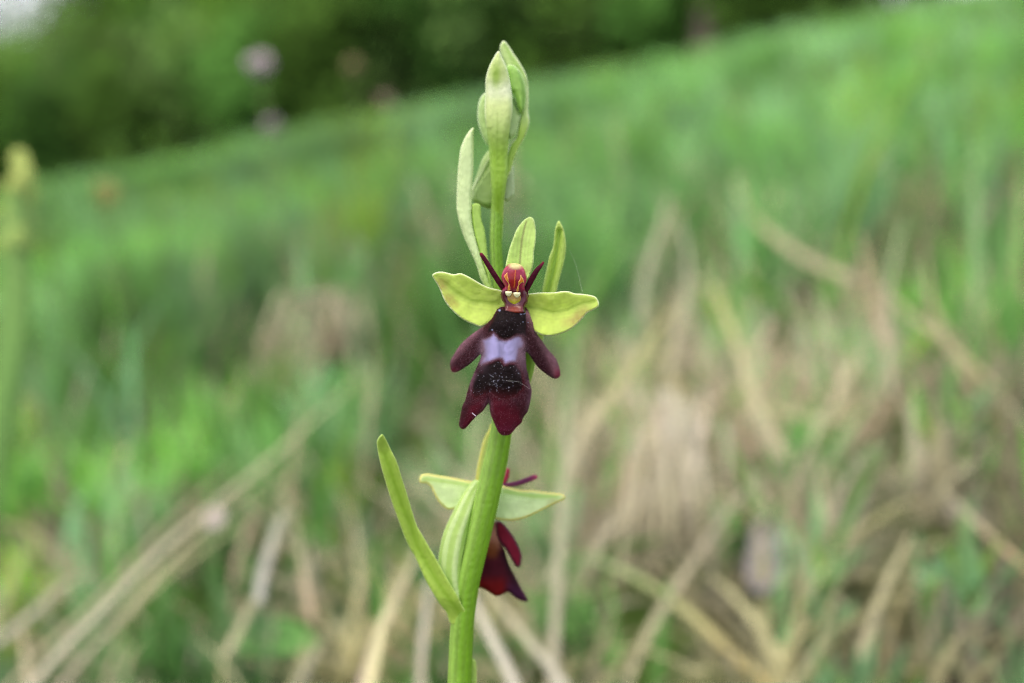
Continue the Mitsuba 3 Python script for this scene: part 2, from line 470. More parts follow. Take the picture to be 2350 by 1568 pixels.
tree((1092 - 1175) / 1175 * T * 16, 16, 7.5, 1.6, tones[1], 301, 'tree with a pale grey trunk in the wood, just left of the orchid tip', None, lin(120, 112, 108), 0.5)

# ------------------------------------------------------------------ the fly orchid in focus
O = holder('fly_orchid', 'fly orchid in sharp focus with pale green buds and two dark maroon insect-like flowers', 'orchid')
PALE, LEAF, YEL = lin(200, 220, 160), lin(150, 185, 70), lin(190, 208, 84)
STEM, STEMD = lin(146, 182, 84), lin(114, 160, 34)
MAROON, BLACK, CRIM = lin(60, 14, 28), lin(19, 7, 11), lin(82, 8, 30)


def rods(pts, depth_add=0.0):
    """(px, py, distance, half width in picture units) rows to points and radii."""
    a = np.array(pts, float)
    return P(a[:, 0], a[:, 1], a[:, 2] + depth_add), a[:, 3] * px_m(a[:, 2])


# main stem
D0 = 0.0868
sp = [(1046, 2600, 0.098, 30), (1050, 1900, 0.0895, 28), (1053, 1640, D0, 27), (1057, 1520, D0, 26), (1062, 1430, D0, 26.5), (1073, 1340, D0, 27), (1096, 1240, D0, 28), (1115, 1160, D0, 27.5),
      (1131, 1090, D0, 27), (1144, 1030, D0, 25), (1154, 960, 0.0866, 24), (1160, 860, 0.0866, 21), (1156, 760, 0.0866, 18), (1145, 660, 0.0866, 15), (1138, 560, 0.0867, 13.5),
      (1141, 480, 0.0869, 13.5), (1146, 420, 0.0870, 14), (1152, 330, 0.0872, 12), (1155, 230, 0.0874, 8)]
pts, rad = rods(sp)


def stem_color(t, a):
    # paler left, greener right, partly painted side light; left highlight; fine ribs
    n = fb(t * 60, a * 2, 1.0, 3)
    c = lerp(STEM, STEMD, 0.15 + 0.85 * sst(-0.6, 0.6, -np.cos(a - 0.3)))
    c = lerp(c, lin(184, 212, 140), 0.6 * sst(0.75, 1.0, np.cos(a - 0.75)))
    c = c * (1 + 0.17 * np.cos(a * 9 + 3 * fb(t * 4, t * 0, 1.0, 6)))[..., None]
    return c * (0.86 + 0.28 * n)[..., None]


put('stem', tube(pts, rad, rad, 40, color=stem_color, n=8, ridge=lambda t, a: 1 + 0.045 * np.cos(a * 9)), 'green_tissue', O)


def leafy(c_mid, c_edge, seed, edge=4.0, mid=None, mid_color=None, mid_w=3.0, blotch=(), grad=None, mottle=0.22):
    """Colour of a sepal or bract: mottled, with a paler rim, a vein and brownish blotches (px, py, radius)."""
    def f(X, Y, D):
        c = np.broadcast_to(c_mid, (len(X), 3)).copy()
        c = c * (1 - mottle / 2 + mottle * fb(X, Y, 26, seed) + 0.16 * (fb(X, Y, 5, seed + 1, 2) - 0.5))[:, None]
        if grad is not None:
            c = lerp(c, grad[0], grad[1](X, Y))
        if mid is not None:
            q = line_dist(mid, X, Y)
            c = lerp(c, mid_color, 0.75 * np.exp(-(q / mid_w) ** 2))
            for s in (9, 17):
                c = lerp(c, mid_color, 0.16 * np.exp(-((q - s) / 2.2) ** 2))
        for x, y, r, k in blotch:
            c = lerp(c, lin(150, 110, 62), k * sst(1.1, 0.2, np.hypot(X - x, Y - y) / r) * (0.35 + 0.9 * fb(X, Y, 7, seed + 4)))
        return lerp(c, c_edge, 0.9 * sst(edge, edge * 0.35, D))
    return f


# upper, open flower
FL = O + '__flower'
used.add(FL)
tag(FL, label='open flower facing the camera with a forked maroon lip and a blue-grey band')
ls = cA([(135, 838), (178, 800), (250, 790), (330, 808), (390, 820), (460, 808), (520, 828), (600, 870), (700, 930), (800, 975), (935, 1010), (1020, 1080), (1010, 1200),
         (880, 1330), (720, 1425), (600, 1395), (500, 1350), (420, 1290), (330, 1200), (270, 1110), (230, 1010), (190, 930)])
mid = cA([(190, 850), (340, 960), (480, 1070), (620, 1130), (900, 1160)])


def sepal_base(x0, y0, d0, kx, ky, midline, fold, seed):
    def f(X, Y):
        q = line_dist(midline, X, Y)
        return d0 + (kx * (X - x0) + ky * (Y - y0)) * 1e-3 - 1e-3 * fold * (q / 30) ** 1.3 + 0.00028 * (fb(X, Y, 30, seed, 2) - 0.5)
    return f


VEIN = lin(128, 160, 38)
put('sepal', slab(ls, sepal_base(1110, 700, 0.0822, 0.006, -0.006, mid, 0.5, 1), 0.55, 9, 2.4,
                  leafy(lin(184, 208, 92), lin(232, 238, 206), 11, 3.0, mid, VEIN, 6, [(1010, 655, 26, .55), (1028, 690, 24, .6), (1045, 700, 14, .4)], mottle=0.3)), 'green_tissue', FL)
rs = cA([(1180, 1060), (1300, 1040), (1420, 1030), (1540, 1030), (1650, 1015), (1720, 1020), (1790, 1042), (1880, 1048), (1960, 1060), (2030, 1085), (2065, 1145), (2060, 1195), (1990, 1240), (1930, 1270),
         (1880, 1330), (1800, 1410), (1720, 1470), (1620, 1510), (1520, 1535), (1420, 1530), (1330, 1490), (1290, 1440), (1210, 1250), (1160, 1150)])
mid = cA([(2010, 1130), (1850, 1160), (1700, 1230), (1540, 1260), (1380, 1220), (1200, 1190)])
put('sepal', slab(rs, sepal_base(1240, 710, 0.0822, -0.006, -0.006, mid, 0.5, 2), 0.55, 9, 2.4,
                  leafy(lin(184, 208, 88), lin(232, 238, 206), 12, 3.0, mid, VEIN, 5, [(1340, 722, 26, .6), (1322, 738, 24, .65), (1300, 740, 20, .3)], mottle=0.3)), 'green_tissue', FL)
dsp = cA([(985, 740), (1000, 640), (1030, 520), (1070, 410), (1110, 310), (1165, 230), (1220, 178), (1270, 157), (1310, 185), (1330, 260), (1338, 350), (1332, 450), (1315, 560), (1310, 680), (1280, 800),
          (1230, 900), (1100, 960), (1000, 900)])
mid = cA([(1225, 215), (1200, 300), (1175, 420), (1160, 560), (1145, 760)])
put('sepal', slab(dsp, sepal_base(1195, 560, 0.0826, 0.0, -0.012, mid, 0.55, 3), 0.5, 7, 2.2,
                  leafy(lin(172, 204, 106), lin(205, 222, 160), 13, 2.5, mid, lin(112, 108, 58), 2.6, [], mottle=0.3)), 'green_tissue', FL)


def petal_color(t, a):
    return lerp(lin(74, 18, 40), lin(128, 34, 62), sst(0.75, 1.0, t)) * (0.75 + 0.5 * fb(t * 50, a * 3, 1.0, 8))[..., None]


q = np.array([(985, 1010, 30), (960, 985, 33), (880, 865, 31), (790, 722, 30), (725, 620, 25), (698, 582, 15)], float)
xy = cA(q[:, :2])
p3 = P(xy[:, 0], xy[:, 1], [0.0812, 0.0811, 0.0807, 0.0804, 0.0803, 0.0803])
put('petal', tube(p3, q[:, 2] * .1985 * px_m(.08), q[:, 2] * .1985 * px_m(.08) * .8, 14, color=petal_color), 'velvet', FL, label='long upright antenna-like maroon petal on the left')
q = np.array([(1240, 1085, 12), (1222, 1020, 26), (1240, 970, 36), (1290, 875, 34), (1345, 780, 32), (1392, 725, 20), (1425, 680, 8)], float)
xy = cA(q[:, :2])
p3 = P(xy[:, 0], xy[:, 1], [0.0813, 0.0812, 0.0811, 0.0808, 0.0805, 0.0804, 0.0804])
put('petal', tube(p3, q[:, 2] * .1985 * px_m(.08), q[:, 2] * .1985 * px_m(.08) * .8, 14, color=petal_color), 'velvet', FL, label='shorter pointed antenna-like maroon petal on the right')

# the lip
lip_o = cC([(735, 88), (700, 95), (665, 120), (640, 160), (600, 225), (530, 290), (440, 350), (350, 420), (270, 500), (220, 580), (185, 640), (170, 690), (180, 750), (200, 775), (240, 775), (300, 745), (380, 690),
            (440, 635), (485, 592), (497, 606), (480, 660), (440, 750), (400, 840), (375, 910), (350, 990), (330, 1070), (300, 1130), (285, 1200), (268, 1290), (265, 1340), (285, 1370), (320, 1375), (350, 1350),
            (400, 1290), (460, 1230), (510, 1190), (550, 1135), (576, 1104), (584, 1125), (587, 1170), (600, 1230), (625, 1290), (650, 1350), (680, 1410), (720, 1440), (780, 1440), (820, 1415), (870, 1355),
            (920, 1310), (940, 1255), (985, 1190), (1005, 1120), (1022, 1030), (1025, 960), (1005, 890), (995, 820), (975, 740), (965, 640), (962, 578), (982, 570), (1020, 620), (1060, 680), (1100, 730), (1170, 790),
            (1250, 840), (1290, 845), (1320, 825), (1328, 780), (1310, 700), (1270, 620), (1200, 540), (1130, 440), (1070, 350), (1040, 260), (1010, 180), (985, 120), (960, 95), (900, 118), (800, 110)])
spec = Polygon(cC([(500, 432), (560, 412), (595, 390), (625, 355), (650, 380), (690, 425), (745, 440), (800, 425), (850, 398), (890, 386), (922, 406), (955, 470), (945, 520), (905, 545), (890, 610), (872, 675), (800, 680), (745, 700),
                   (712, 645), (690, 640), (650, 648), (600, 672), (540, 692), (480, 700), (500, 620), (512, 520)]))
zone_up = Polygon(cC([(700, 105), (655, 150), (620, 230), (560, 320), (560, 380), (620, 352), (680, 415), (740, 440), (810, 420), (880, 380), (940, 395), (985, 430), (985, 300), (1000, 200), (965, 120), (850, 125)]))
zone_low = Polygon(cC([(480, 705), (540, 690), (600, 670), (650, 645), (690, 640), (745, 700), (800, 680), (865, 690), (920, 760), (945, 870), (940, 960), (880, 1020), (780, 1070), (680, 1060), (600, 1000), (540, 1010), (430, 1060), (390, 990), (405, 860), (440, 770)]))
LX, LY = cC([(715, 800)])[0]


def pd(poly, X, Y):
    """Signed distance: above zero inside."""
    p = shapely.points(X, Y)
    d = shapely.distance(p, LineString(poly.exterior.coords))
    return np.where(shapely.contains(poly, p), d, -d)


def lip_color(X, Y, D):
    cx, cy = (X - 995.8) / .21837, (Y - 684.6) / .21837
    n = fb(X, Y, 6, 51)
    n2 = fb(X, Y, 18, 52)
    c = np.broadcast_to(MAROON, (len(X), 3)) * (0.7 + 0.5 * n)[:, None]
    # velvety upper chest and lower belly, almost black
    jag = 5 * (fb(X, Y, 5, 53) - 0.5)
    zu, zl = pd(zone_up, X, Y) + jag, pd(zone_low, X, Y) + jag
    c = lerp(c, lin(50, 7, 16), sst(-16, -2, zu))
    c = lerp(c, BLACK, sst(-1, 6, zu))
    # the two lower lobes turn crimson towards the tips
    arch = (cy - 985) / 230 - np.where(cx > 578, ((cx - 660) / 330) ** 2 * 1.6 * (cx > 660), ((500 - cx) / 190) ** 2 * 1.3 * (cx < 500)) + 0.5 * (n2 - .5)
    c = lerp(c, CRIM, sst(-0.1, 0.75, arch) * 0.95)
    c = lerp(c, lin(96, 26, 58), sst(1250, 1420, cy) * 0.45)
    c = lerp(c, lin(66, 10, 22), sst(-6, 1, zl))
    c = lerp(c, BLACK, sst(0, 6, zl) * sst(1110, 900, cy + 90 * (n2 - 0.5)))
    # greyed, downy flanks, the sheen of the hairs painted in
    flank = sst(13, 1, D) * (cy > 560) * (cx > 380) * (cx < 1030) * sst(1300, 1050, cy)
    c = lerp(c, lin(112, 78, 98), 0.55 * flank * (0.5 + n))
    # arms: downy pink upper side, dark crimson below, contrast deepened as painted shading
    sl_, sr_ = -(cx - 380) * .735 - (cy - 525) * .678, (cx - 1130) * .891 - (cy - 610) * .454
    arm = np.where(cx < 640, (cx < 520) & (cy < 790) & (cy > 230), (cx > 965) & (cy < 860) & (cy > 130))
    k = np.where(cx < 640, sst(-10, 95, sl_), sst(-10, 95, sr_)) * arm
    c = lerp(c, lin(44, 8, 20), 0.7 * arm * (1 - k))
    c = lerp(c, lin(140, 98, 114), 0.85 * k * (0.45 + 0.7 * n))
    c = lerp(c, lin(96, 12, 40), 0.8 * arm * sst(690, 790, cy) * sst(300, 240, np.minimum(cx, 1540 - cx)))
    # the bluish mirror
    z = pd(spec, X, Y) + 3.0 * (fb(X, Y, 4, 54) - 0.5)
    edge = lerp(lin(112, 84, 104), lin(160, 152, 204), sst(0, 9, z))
    edge = edge * (0.72 + 0.26 * fb(X, Y * 0.25, 7, 55) + 0.34 * np.exp(-((cx - 630) / 60) ** 2) + 0.3 * np.exp(-((cx - 780) / 55) ** 2) - 0.16 * np.exp(-((cx - 705) / 26) ** 2) * sst(430, 500, cy))[:, None]  # highlight streaks and a darker groove painted into the mirror colour
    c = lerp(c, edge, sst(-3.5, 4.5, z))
    # violet-grey shoulders beside it
    c = lerp(c, lin(132, 104, 124), 0.75 * np.exp(-((cx - 515) / 45) ** 2 - ((cy - 570) / 130) ** 2) + 0.75 * np.exp(-((cx - 915) / 52) ** 2 - ((cy - 580) / 150) ** 2))
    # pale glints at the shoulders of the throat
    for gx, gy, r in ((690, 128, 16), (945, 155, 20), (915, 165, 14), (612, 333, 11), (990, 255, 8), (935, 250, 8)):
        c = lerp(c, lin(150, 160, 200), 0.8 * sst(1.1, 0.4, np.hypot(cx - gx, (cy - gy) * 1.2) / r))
    return c


def lip_base(X, Y):
    cx, cy = (X - 995.8) / .21837, (Y - 684.6) / .21837
    axis = 730 - 0.055 * (cy - 400)
    u = (cx - axis) / 300
    body = 0.0795 + 0.0011 * np.minimum(u * u, 2.2)
    arms = 0.0006 * sst(0.75, 1.6, np.abs(u)) * sst(900, 700, cy)
    fall = 0.0007 * ((cy - 720) / 650) ** 2 + 0.0004 * sst(250, 80, cy)
    hump = -0.00035 * np.exp(-((cx - 770) / 130) ** 2 - ((cy - 270) / 120) ** 2) - 0.0002 * np.exp(-((cx - 690) / 190) ** 2 - ((cy - 840) / 150) ** 2)
    groove = 0.00016 * np.exp(-((cx - 700) / 22) ** 2) * sst(350, 480, cy) * sst(720, 640, cy)
    notch = 0.0004 * np.exp(-((cx - 578) / 30) ** 2) * sst(900, 1130, cy)
    return body + arms + fall + hump + groove + notch + 0.00006 * (fb(X, Y, 5, 61) - .5)


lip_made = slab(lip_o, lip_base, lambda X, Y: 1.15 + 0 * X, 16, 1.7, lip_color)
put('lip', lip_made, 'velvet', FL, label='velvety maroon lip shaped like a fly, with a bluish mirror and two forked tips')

# down on the lip: short pale hairs standing off rim and face, and dew-like papillae on the black belly
lm, lc = lip_made
vn = trimesh.Trimesh(lm.vertices, lm.faces, process=False).vertex_normals


def hairs(idx, length, r, col):
    b, n = lm.vertices[idx], vn[idx]
    n = n + rng.normal(0, 0.35, n.shape) + np.array([0, 0, -0.25])
    n /= np.linalg.norm(n, axis=1, keepdims=True)
    a = np.cross(n, rng.normal(0, 1, n.shape))
    a /= np.linalg.norm(a, axis=1, keepdims=True)
    c = np.cross(n, a)
    L = length * rng.uniform(0.6, 1.3, (len(idx), 1))
    v = np.stack([b + a * r, b - 0.5 * a * r + 0.87 * c * r, b - 0.5 * a * r - 0.87 * c * r, b + n * L], 1).reshape(-1, 3)
    o = np.arange(len(idx))[:, None] * 4
    return trimesh.Trimesh(v, np.vstack([o + [0, 1, 3], o + [1, 2, 3], o + [2, 0, 3]]), process=False), np.repeat(col, 4, 0)


hx, hy, hd = pixel(lm.vertices)
front = np.nonzero((vn @ F < 0.25))[0]
hcx, hcy = (hx - 995.8) / .21837, (hy - 684.6) / .21837
w = np.where(pd(spec, hx[front], hy[front]) > 1, 0.0, np.where(pd(zone_low, hx[front], hy[front]) > 3, 0.06, np.where(pd(zone_up, hx[front], hy[front]) > 2, 0.1, 1.0))) * np.where(hcy[front] > 1120, 0.25, 1.0)
idx = rng.choice(front, 7500, p=w / w.sum())
hc = lerp(lc[idx] * 1.5, lin(180, 150, 170), rng.uniform(0.02, 0.45, len(idx)))
put('hair', hairs(idx, 0.00017, 0.000012, hc), 'hair', FL, kind='stuff', label='fine pale down on the maroon lip', smooth=False)

dots = []
for cx, cy, sx, sy, n_ in ((670, 810, 140, 100, 84), (690, 910, 140, 90, 44), (480, 970, 50, 55, 22), (770, 290, 70, 60, 24)):
    for _ in range(n_):
        x, y = rng.normal(cx, sx), rng.normal(cy, sy)
        p = cC([(x, y)])[0]
        zone = zone_low if cy > 500 else zone_up
        if not zone.contains(Point(*p)):
            continue
        s = trimesh.creation.icosphere(1, 1.0)
        r = rng.uniform(0.000018, 0.00005) * (0.75 if cy < 500 else 1.0)
        w3 = r * np.array([rng.uniform(.7, 1.5), 1, rng.uniform(.7, 1.3)])
        s.apply_transform(trimesh.transformations.rotation_matrix(rng.uniform(0, 3), F) @ np.diag([*w3, 1]))
        s.apply_translation(P(p[0], p[1], lip_base(p[0], p[1]) - 0.000575 - 0.3 * r))
        dots.append((s, np.tile(lerp(lin(96, 94, 122), lin(200, 200, 220), rng.uniform() ** 2), (len(s.vertices), 1))))
put('papilla', join(dots), 'waxy', FL, kind='stuff', label='tiny pale glistening papillae on the dark lip')
e = tube(P(*cC([(402, 1208), (442, 1240)]).T, lip_base(*cC([(402, 1208), (442, 1240)]).T) - 0.0006), [0.00006] * 2, [0.00005] * 2, 8, color=lambda t, a: np.broadcast_to(lin(190, 170, 190), t.shape + (3,)))
put('fleck', e, 'hair', FL, label='small whitish fleck on the left tip of the lip')

# the column: a crimson hood over a yellowish hollow
col_o = cF([(700, 303), (800, 322), (880, 370), (940, 480), (975, 620), (972, 720), (935, 820), (945, 900), (985, 980), (1005, 1080), (1000, 1180), (955, 1250), (935, 1320), (960, 1400), (900, 1440), (740, 1450), (560, 1430), (430, 1400),
             (470, 1290), (480, 1220), (430, 1140), (402, 1040), (405, 960), (440, 890), (490, 830), (440, 730), (412, 610), (450, 480), (510, 390), (590, 322)])


def col_color(X, Y, D):
    x, y = (X - 1107.8) / .10318, (Y - 572.6) / .10318
    n = fb(X, Y, 3, 71)
    c = np.broadcast_to(lin(150, 26, 70), (len(X), 3)) * (0.8 + 0.4 * n)[:, None]
    c = lerp(c, lin(150, 18, 30), np.exp(-((x - 670) / 110) ** 2) * sst(420, 560, y) * sst(950, 800, y))
    c = lerp(c, lin(216, 200, 140), sst(1.15, 0.4, np.hypot((x - 740) / 200, (y - 340) / 120)))
    c = lerp(c, lin(205, 70, 110), 0.45 * sst(9, 2, D) * (y < 800) * (y > 380))
    c = lerp(c, lin(82, 20, 44), sst(840, 960, y))
    c = lerp(c, lin(130, 44, 26), sst(1200, 1330, y) * np.exp(-((x - 700) / 170) ** 2))
    c = lerp(c, lin(30, 10, 16), sst(1230, 1300, y) * sst(170, 240, np.abs(x - 700)))
    return c


def col_base(X, Y):
    x, y = (X - 1107.8) / .10318, (Y - 572.6) / .10318
    return 0.0808 - 0.0006 * np.exp(-((x - 700) / 300) ** 2 - ((y - 620) / 280) ** 2) + 0.0005 * np.exp(-((x - 700) / 190) ** 2 - ((y - 1080) / 170) ** 2) - 0.0003 * sst(1250, 1420, y)


put('column', slab(col_o, col_base, 1.6, 9, 1.0, col_color), 'waxy', FL, label='crimson hood of the column with a cream crown')
so = cF([(520, 960), (600, 900), (700, 880), (800, 900), (880, 960), (902, 1060), (870, 1160), (790, 1220), (700, 1260), (610, 1215), (530, 1150), (498, 1060)])
put('stigma', slab(so, lambda X, Y: 0.08052 + 0 * X, 0.7, 12, 1.2,
                   lambda X, Y, D: lerp(lin(178, 138, 66), lin(176, 176, 44), sst(1080, 1200, (Y - 572.6) / .10318)) * (0.9 + .2 * fb(X, Y, 4, 73))[:, None]), 'waxy', FL, label='yellowish hollow under the crimson hood')
for x, y, r in ((577, 980, 74), (760, 1005, 76)):
    o = cF([(x - r, y - r * .55), (x - r * .3, y - r * .75), (x + r * .35, y - r * .72), (x + r, y - r * .6), (x + r * .95, y + r * .1), (x + r * .5, y + r * .75), (x, y + r), (x - r * .55, y + r * .75), (x - r * .97, y + r * .15)])
    put('viscid_disc', slab(o, lambda X, Y: 0.07995 + 0 * X, 0.55, 7, 1.0, lambda X, Y, D: lerp(lin(238, 234, 200), lin(206, 202, 150), sst(2, 6, D))), 'waxy', FL)
for o in ([(545, 515), (555, 590), (575, 660), (580, 740), (605, 800), (612, 900), (560, 915), (560, 840), (575, 770), (540, 720), (495, 650), (480, 590)],
          [(845, 560), (870, 610), (905, 660), (910, 740), (870, 740), (810, 800), (800, 870), (790, 940), (750, 945), (760, 860), (790, 790), (790, 720), (830, 660)]):
    put('pollinium', slab(cF(o), lambda X, Y: col_base(X, Y) - 0.00078, 0.22, 3, 0.8, lambda X, Y, D: lerp(lin(244, 196, 120), lin(206, 120, 24), sst(0.3, 2.2, D))), 'waxy', FL)
o = P(*cF([(728, 460), (722, 560), (712, 680), (705, 800), (690, 870)]).T, np.array([0.0794, .07932, .07935, .0796, .0799]))
put('keel', tube(o, np.array([10, 14, 16, 14, 6]) * .10318 * px_m(.08), np.array([10, 14, 16, 14, 6]) * .10318 * px_m(.08), 10, color=lambda t, a: np.broadcast_to(lin(196, 96, 40), t.shape + (3,))), 'waxy', FL)

# ovary of the upper flower, running back from it to the stem
p3, r3 = rods([(1176, 690, .0822, 15), (1196, 730, .0840, 19), (1212, 790, .0852, 20), (1205, 860, .0862, 18), (1178, 930, .0866, 15)])
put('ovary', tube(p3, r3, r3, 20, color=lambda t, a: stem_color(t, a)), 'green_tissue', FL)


# bracts and buds of the stem
def plane(d0, kx=0, ky=0, x0=0, y0=0, curve=0, xc=None):
    def f(X, Y):
        b = d0 + 1e-3 * (kx * (X - x0) + ky * (Y - y0))
        if curve:
            b = b + curve * 1e-3 * ((X - (xc(Y) if callable(xc) else xc)) / 20) ** 2
        return b
    return f


o = cA([(1600, 200), (1628, 235), (1660, 310), (1680, 420), (1685, 520), (1668, 650), (1630, 800), (1595, 930), (1560, 1080), (1500, 1300), (1420, 1560), (1330, 1820), (1250, 2020), (1200, 2140), (1175, 2080), (1215, 1900), (1280, 1650), (1320, 1440), (1380, 1200), (1425, 920), (1460, 760), (1490, 620), (1530, 520), (1545, 420), (1552, 320), (1575, 240)])
fold = cA([(1605, 330), (1590, 480), (1560, 640), (1530, 800), (1450, 1100), (1330, 1500), (1230, 1950)])
put('bract', slab(o, lambda X, Y: 0.0846 + 1e-6 * np.clip(Y - 540, -60, 400) * 5 + 0.0007 * np.exp(-(line_dist(fold, X, Y) / 6) ** 2), 0.5, 6, 2.2,
                  leafy(lin(176, 204, 96), lin(200, 220, 140), 21, 2.5, fold, lin(150, 186, 84), 3)), 'green_tissue', O, label='upright pointed green bract behind the upper flower')
# big left bract, folded along its length: pale outer half and greener inner half
lo = np.vstack([cG([(147, 828), (148, 900), (150, 1000), (148, 1100), (146, 1200), (138, 1300), (132, 1400), (134, 1500)]), cA([(588, 120), (600, 250), (630, 380), (670, 520), (720, 680), (765, 800), (800, 900), (840, 1000), (760, 1020), (720, 920),
                 (690, 860), (650, 720), (580, 560), (500, 380), (450, 220), (425, 100)]), cG([(8, 1500), (8, 1400), (12, 1300), (18, 1200), (27, 1100), (38, 1020), (52, 970), (90, 890)])])
put('bract', slab(lo, lambda X, Y: 0.0855 + 1e-6 * np.abs(Y - 500) * 1.5 + 0.0005 * ((X - 1070 - 0.25 * np.maximum(Y - 500, 0)) / 20) ** 2 * 0.5, 0.9, 9, 2.4,
                  leafy(lin(212, 232, 172), lin(226, 234, 190), 22, 2.5, grad=(lin(168, 204, 90), lambda X, Y: sst(560, 700, Y)))), 'green_tissue', O, label='long pale green bract left of the buds')
ro = cA([(590, 20), (690, 20), (705, 180), (740, 300), (765, 470), (772, 560), (800, 760), (825, 960), (800, 1010), (765, 820), (715, 670), (665, 500), (620, 330), (596, 180)])
put('bract', slab(ro, plane(0.0857), 0.5, 6, 2.4, leafy(lin(168, 204, 96), lin(176, 208, 110), 23, 2.0)), 'green_tissue', O)

# front bud and its bract, growing out of the stem
fo = cG([(355, 198), (385, 255), (420, 328), (447, 430), (462, 520), (470, 600), (469, 700), (452, 810), (438, 920), (431, 1060), (431, 1180), (420, 1290), (405, 1390), (398, 1480), (394, 1600), (385, 1750), (360, 1900), (330, 1900), (305, 1750), (301, 1600), (302, 1480), (300, 1400), (294, 1290), (282, 1160), (276, 1020),
         (266, 910), (247, 800), (238, 690), (242, 600), (246, 530), (247, 440), (268, 350), (308, 262)])


def bud_color(X, Y, D):
    gx, gy = (X - 1045.5) / .27784, (Y - 62.2) / .27784
    c = np.broadcast_to(lin(204, 221, 146), (len(X), 3)).copy()
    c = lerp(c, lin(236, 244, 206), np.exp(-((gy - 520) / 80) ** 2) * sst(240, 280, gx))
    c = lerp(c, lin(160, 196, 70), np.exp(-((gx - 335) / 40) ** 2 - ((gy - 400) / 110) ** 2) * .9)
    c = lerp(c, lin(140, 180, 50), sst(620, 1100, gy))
    c = lerp(c, lin(166, 200, 100), 0.6 * sst(12, 0, D) * sst(800, 1000, gy))
    c = c * (0.9 + .14 * fb(X, Y, 9, 24) + .14 * (fb(X, Y, 3, 25) - .5))[:, None]
    c = lerp(c, lin(120, 160, 40), 0.35 * np.exp(-((gx - 345) / 8) ** 2) * sst(650, 800, gy))
    return lerp(c, lin(228, 238, 206), 0.8 * sst(4, 0, D) * sst(900, 600, gy))


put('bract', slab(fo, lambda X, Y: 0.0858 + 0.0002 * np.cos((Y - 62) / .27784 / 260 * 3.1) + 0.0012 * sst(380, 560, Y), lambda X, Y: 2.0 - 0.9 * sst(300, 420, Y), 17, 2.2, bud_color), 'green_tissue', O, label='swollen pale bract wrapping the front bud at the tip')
lb = cG([(262, 545), (230, 552), (202, 590), (184, 660), (181, 760), (200, 850), (232, 930), (262, 975), (320, 960), (340, 800), (320, 600)])
put('bud', slab(lb, plane(0.0882), 2.0, 14, 2.4, leafy(lin(176, 206, 130), lin(216, 232, 196), 26, 3.0)), 'green_tissue', O)
rb = cG([(420, 325), (470, 310), (520, 350), (562, 420), (585, 520), (580, 640), (560, 705), (530, 712), (505, 650), (475, 560), (430, 520), (410, 420)])
put('bud', slab(rb, plane(0.0876), 2.2, 16, 2.2, leafy(lin(150, 194, 92), lin(206, 226, 170), 27, 3.0, cG([(520, 370), (556, 500), (560, 690)]), lin(110, 160, 60), 4)), 'green_tissue', O, label='bright green striped bud at the right of the tip')
rbr = cG([(395, 113), (430, 142), (480, 218), (540, 308), (585, 400), (602, 500), (603, 620), (601, 700), (612, 775), (592, 860), (562, 930), (530, 990), (500, 1060), (445, 1220), (400, 1260), (420, 1080), (455, 970), (500, 915), (525, 800), (545, 700), (570, 600), (560, 480), (520, 380), (470, 320), (420, 322), (378, 235), (364, 165)])
put('bract', slab(rbr, plane(0.0882), 0.9, 8, 2.2, leafy(lin(192, 216, 140), lin(220, 232, 190), 28, 3.0, cG([(410, 150), (460, 250), (540, 360), (585, 480)]), lin(150, 190, 90), 5, grad=(lin(166, 200, 84), lambda X, Y: sst(250, 310, Y)))), 'green_tissue', O, label='topmost pointed pale bract curving down the right side')
sb = cG([(470, 580), (492, 620), (512, 680), (534, 745), (522, 800), (505, 870), (480, 910), (445, 925), (410, 860), (420, 640)])
put('bud', slab(sb, plane(0.0880), 1.2, 12, 2.4, leafy(lin(176, 202, 140), lin(214, 228, 196), 29, 3.0)), 'green_tissue', O)
wb = cG([(290, 1020), (262, 1030), (222, 1090), (198, 1150), (178, 1210), (150, 1290), (130, 1345), (128, 1400), (138, 1440), (172, 1462), (230, 1488), (290, 1502), (340, 1440), (340, 1100)])


def lower_bud(X, Y, D):
    gx, gy = (X - 1045.5) / .27784, (Y - 62.2) / .27784
    c = np.broadcast_to(lin(160, 188, 112), (len(X), 3)) * (0.88 + .24 * fb(X, Y, 14, 30))[:, None]
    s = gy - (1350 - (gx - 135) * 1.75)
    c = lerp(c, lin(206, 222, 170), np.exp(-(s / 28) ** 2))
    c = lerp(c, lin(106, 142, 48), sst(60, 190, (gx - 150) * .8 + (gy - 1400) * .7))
    return lerp(c, lin(200, 220, 160), 0.5 * sst(4, 0, D))


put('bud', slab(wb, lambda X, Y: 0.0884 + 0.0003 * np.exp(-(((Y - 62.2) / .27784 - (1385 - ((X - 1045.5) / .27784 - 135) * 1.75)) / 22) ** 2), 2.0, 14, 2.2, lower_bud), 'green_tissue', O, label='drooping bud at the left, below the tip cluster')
sl = cG([(440, 1180), (482, 1150), (484, 1260), (486, 1370), (462, 1412), (420, 1440), (390, 1400), (410, 1250)])
put('bud', slab(sl, plane(0.0890), 1.0, 8, 2.4, leafy(lin(176, 194, 150), lin(196, 210, 172), 31, 3.0)), 'green_tissue', O)

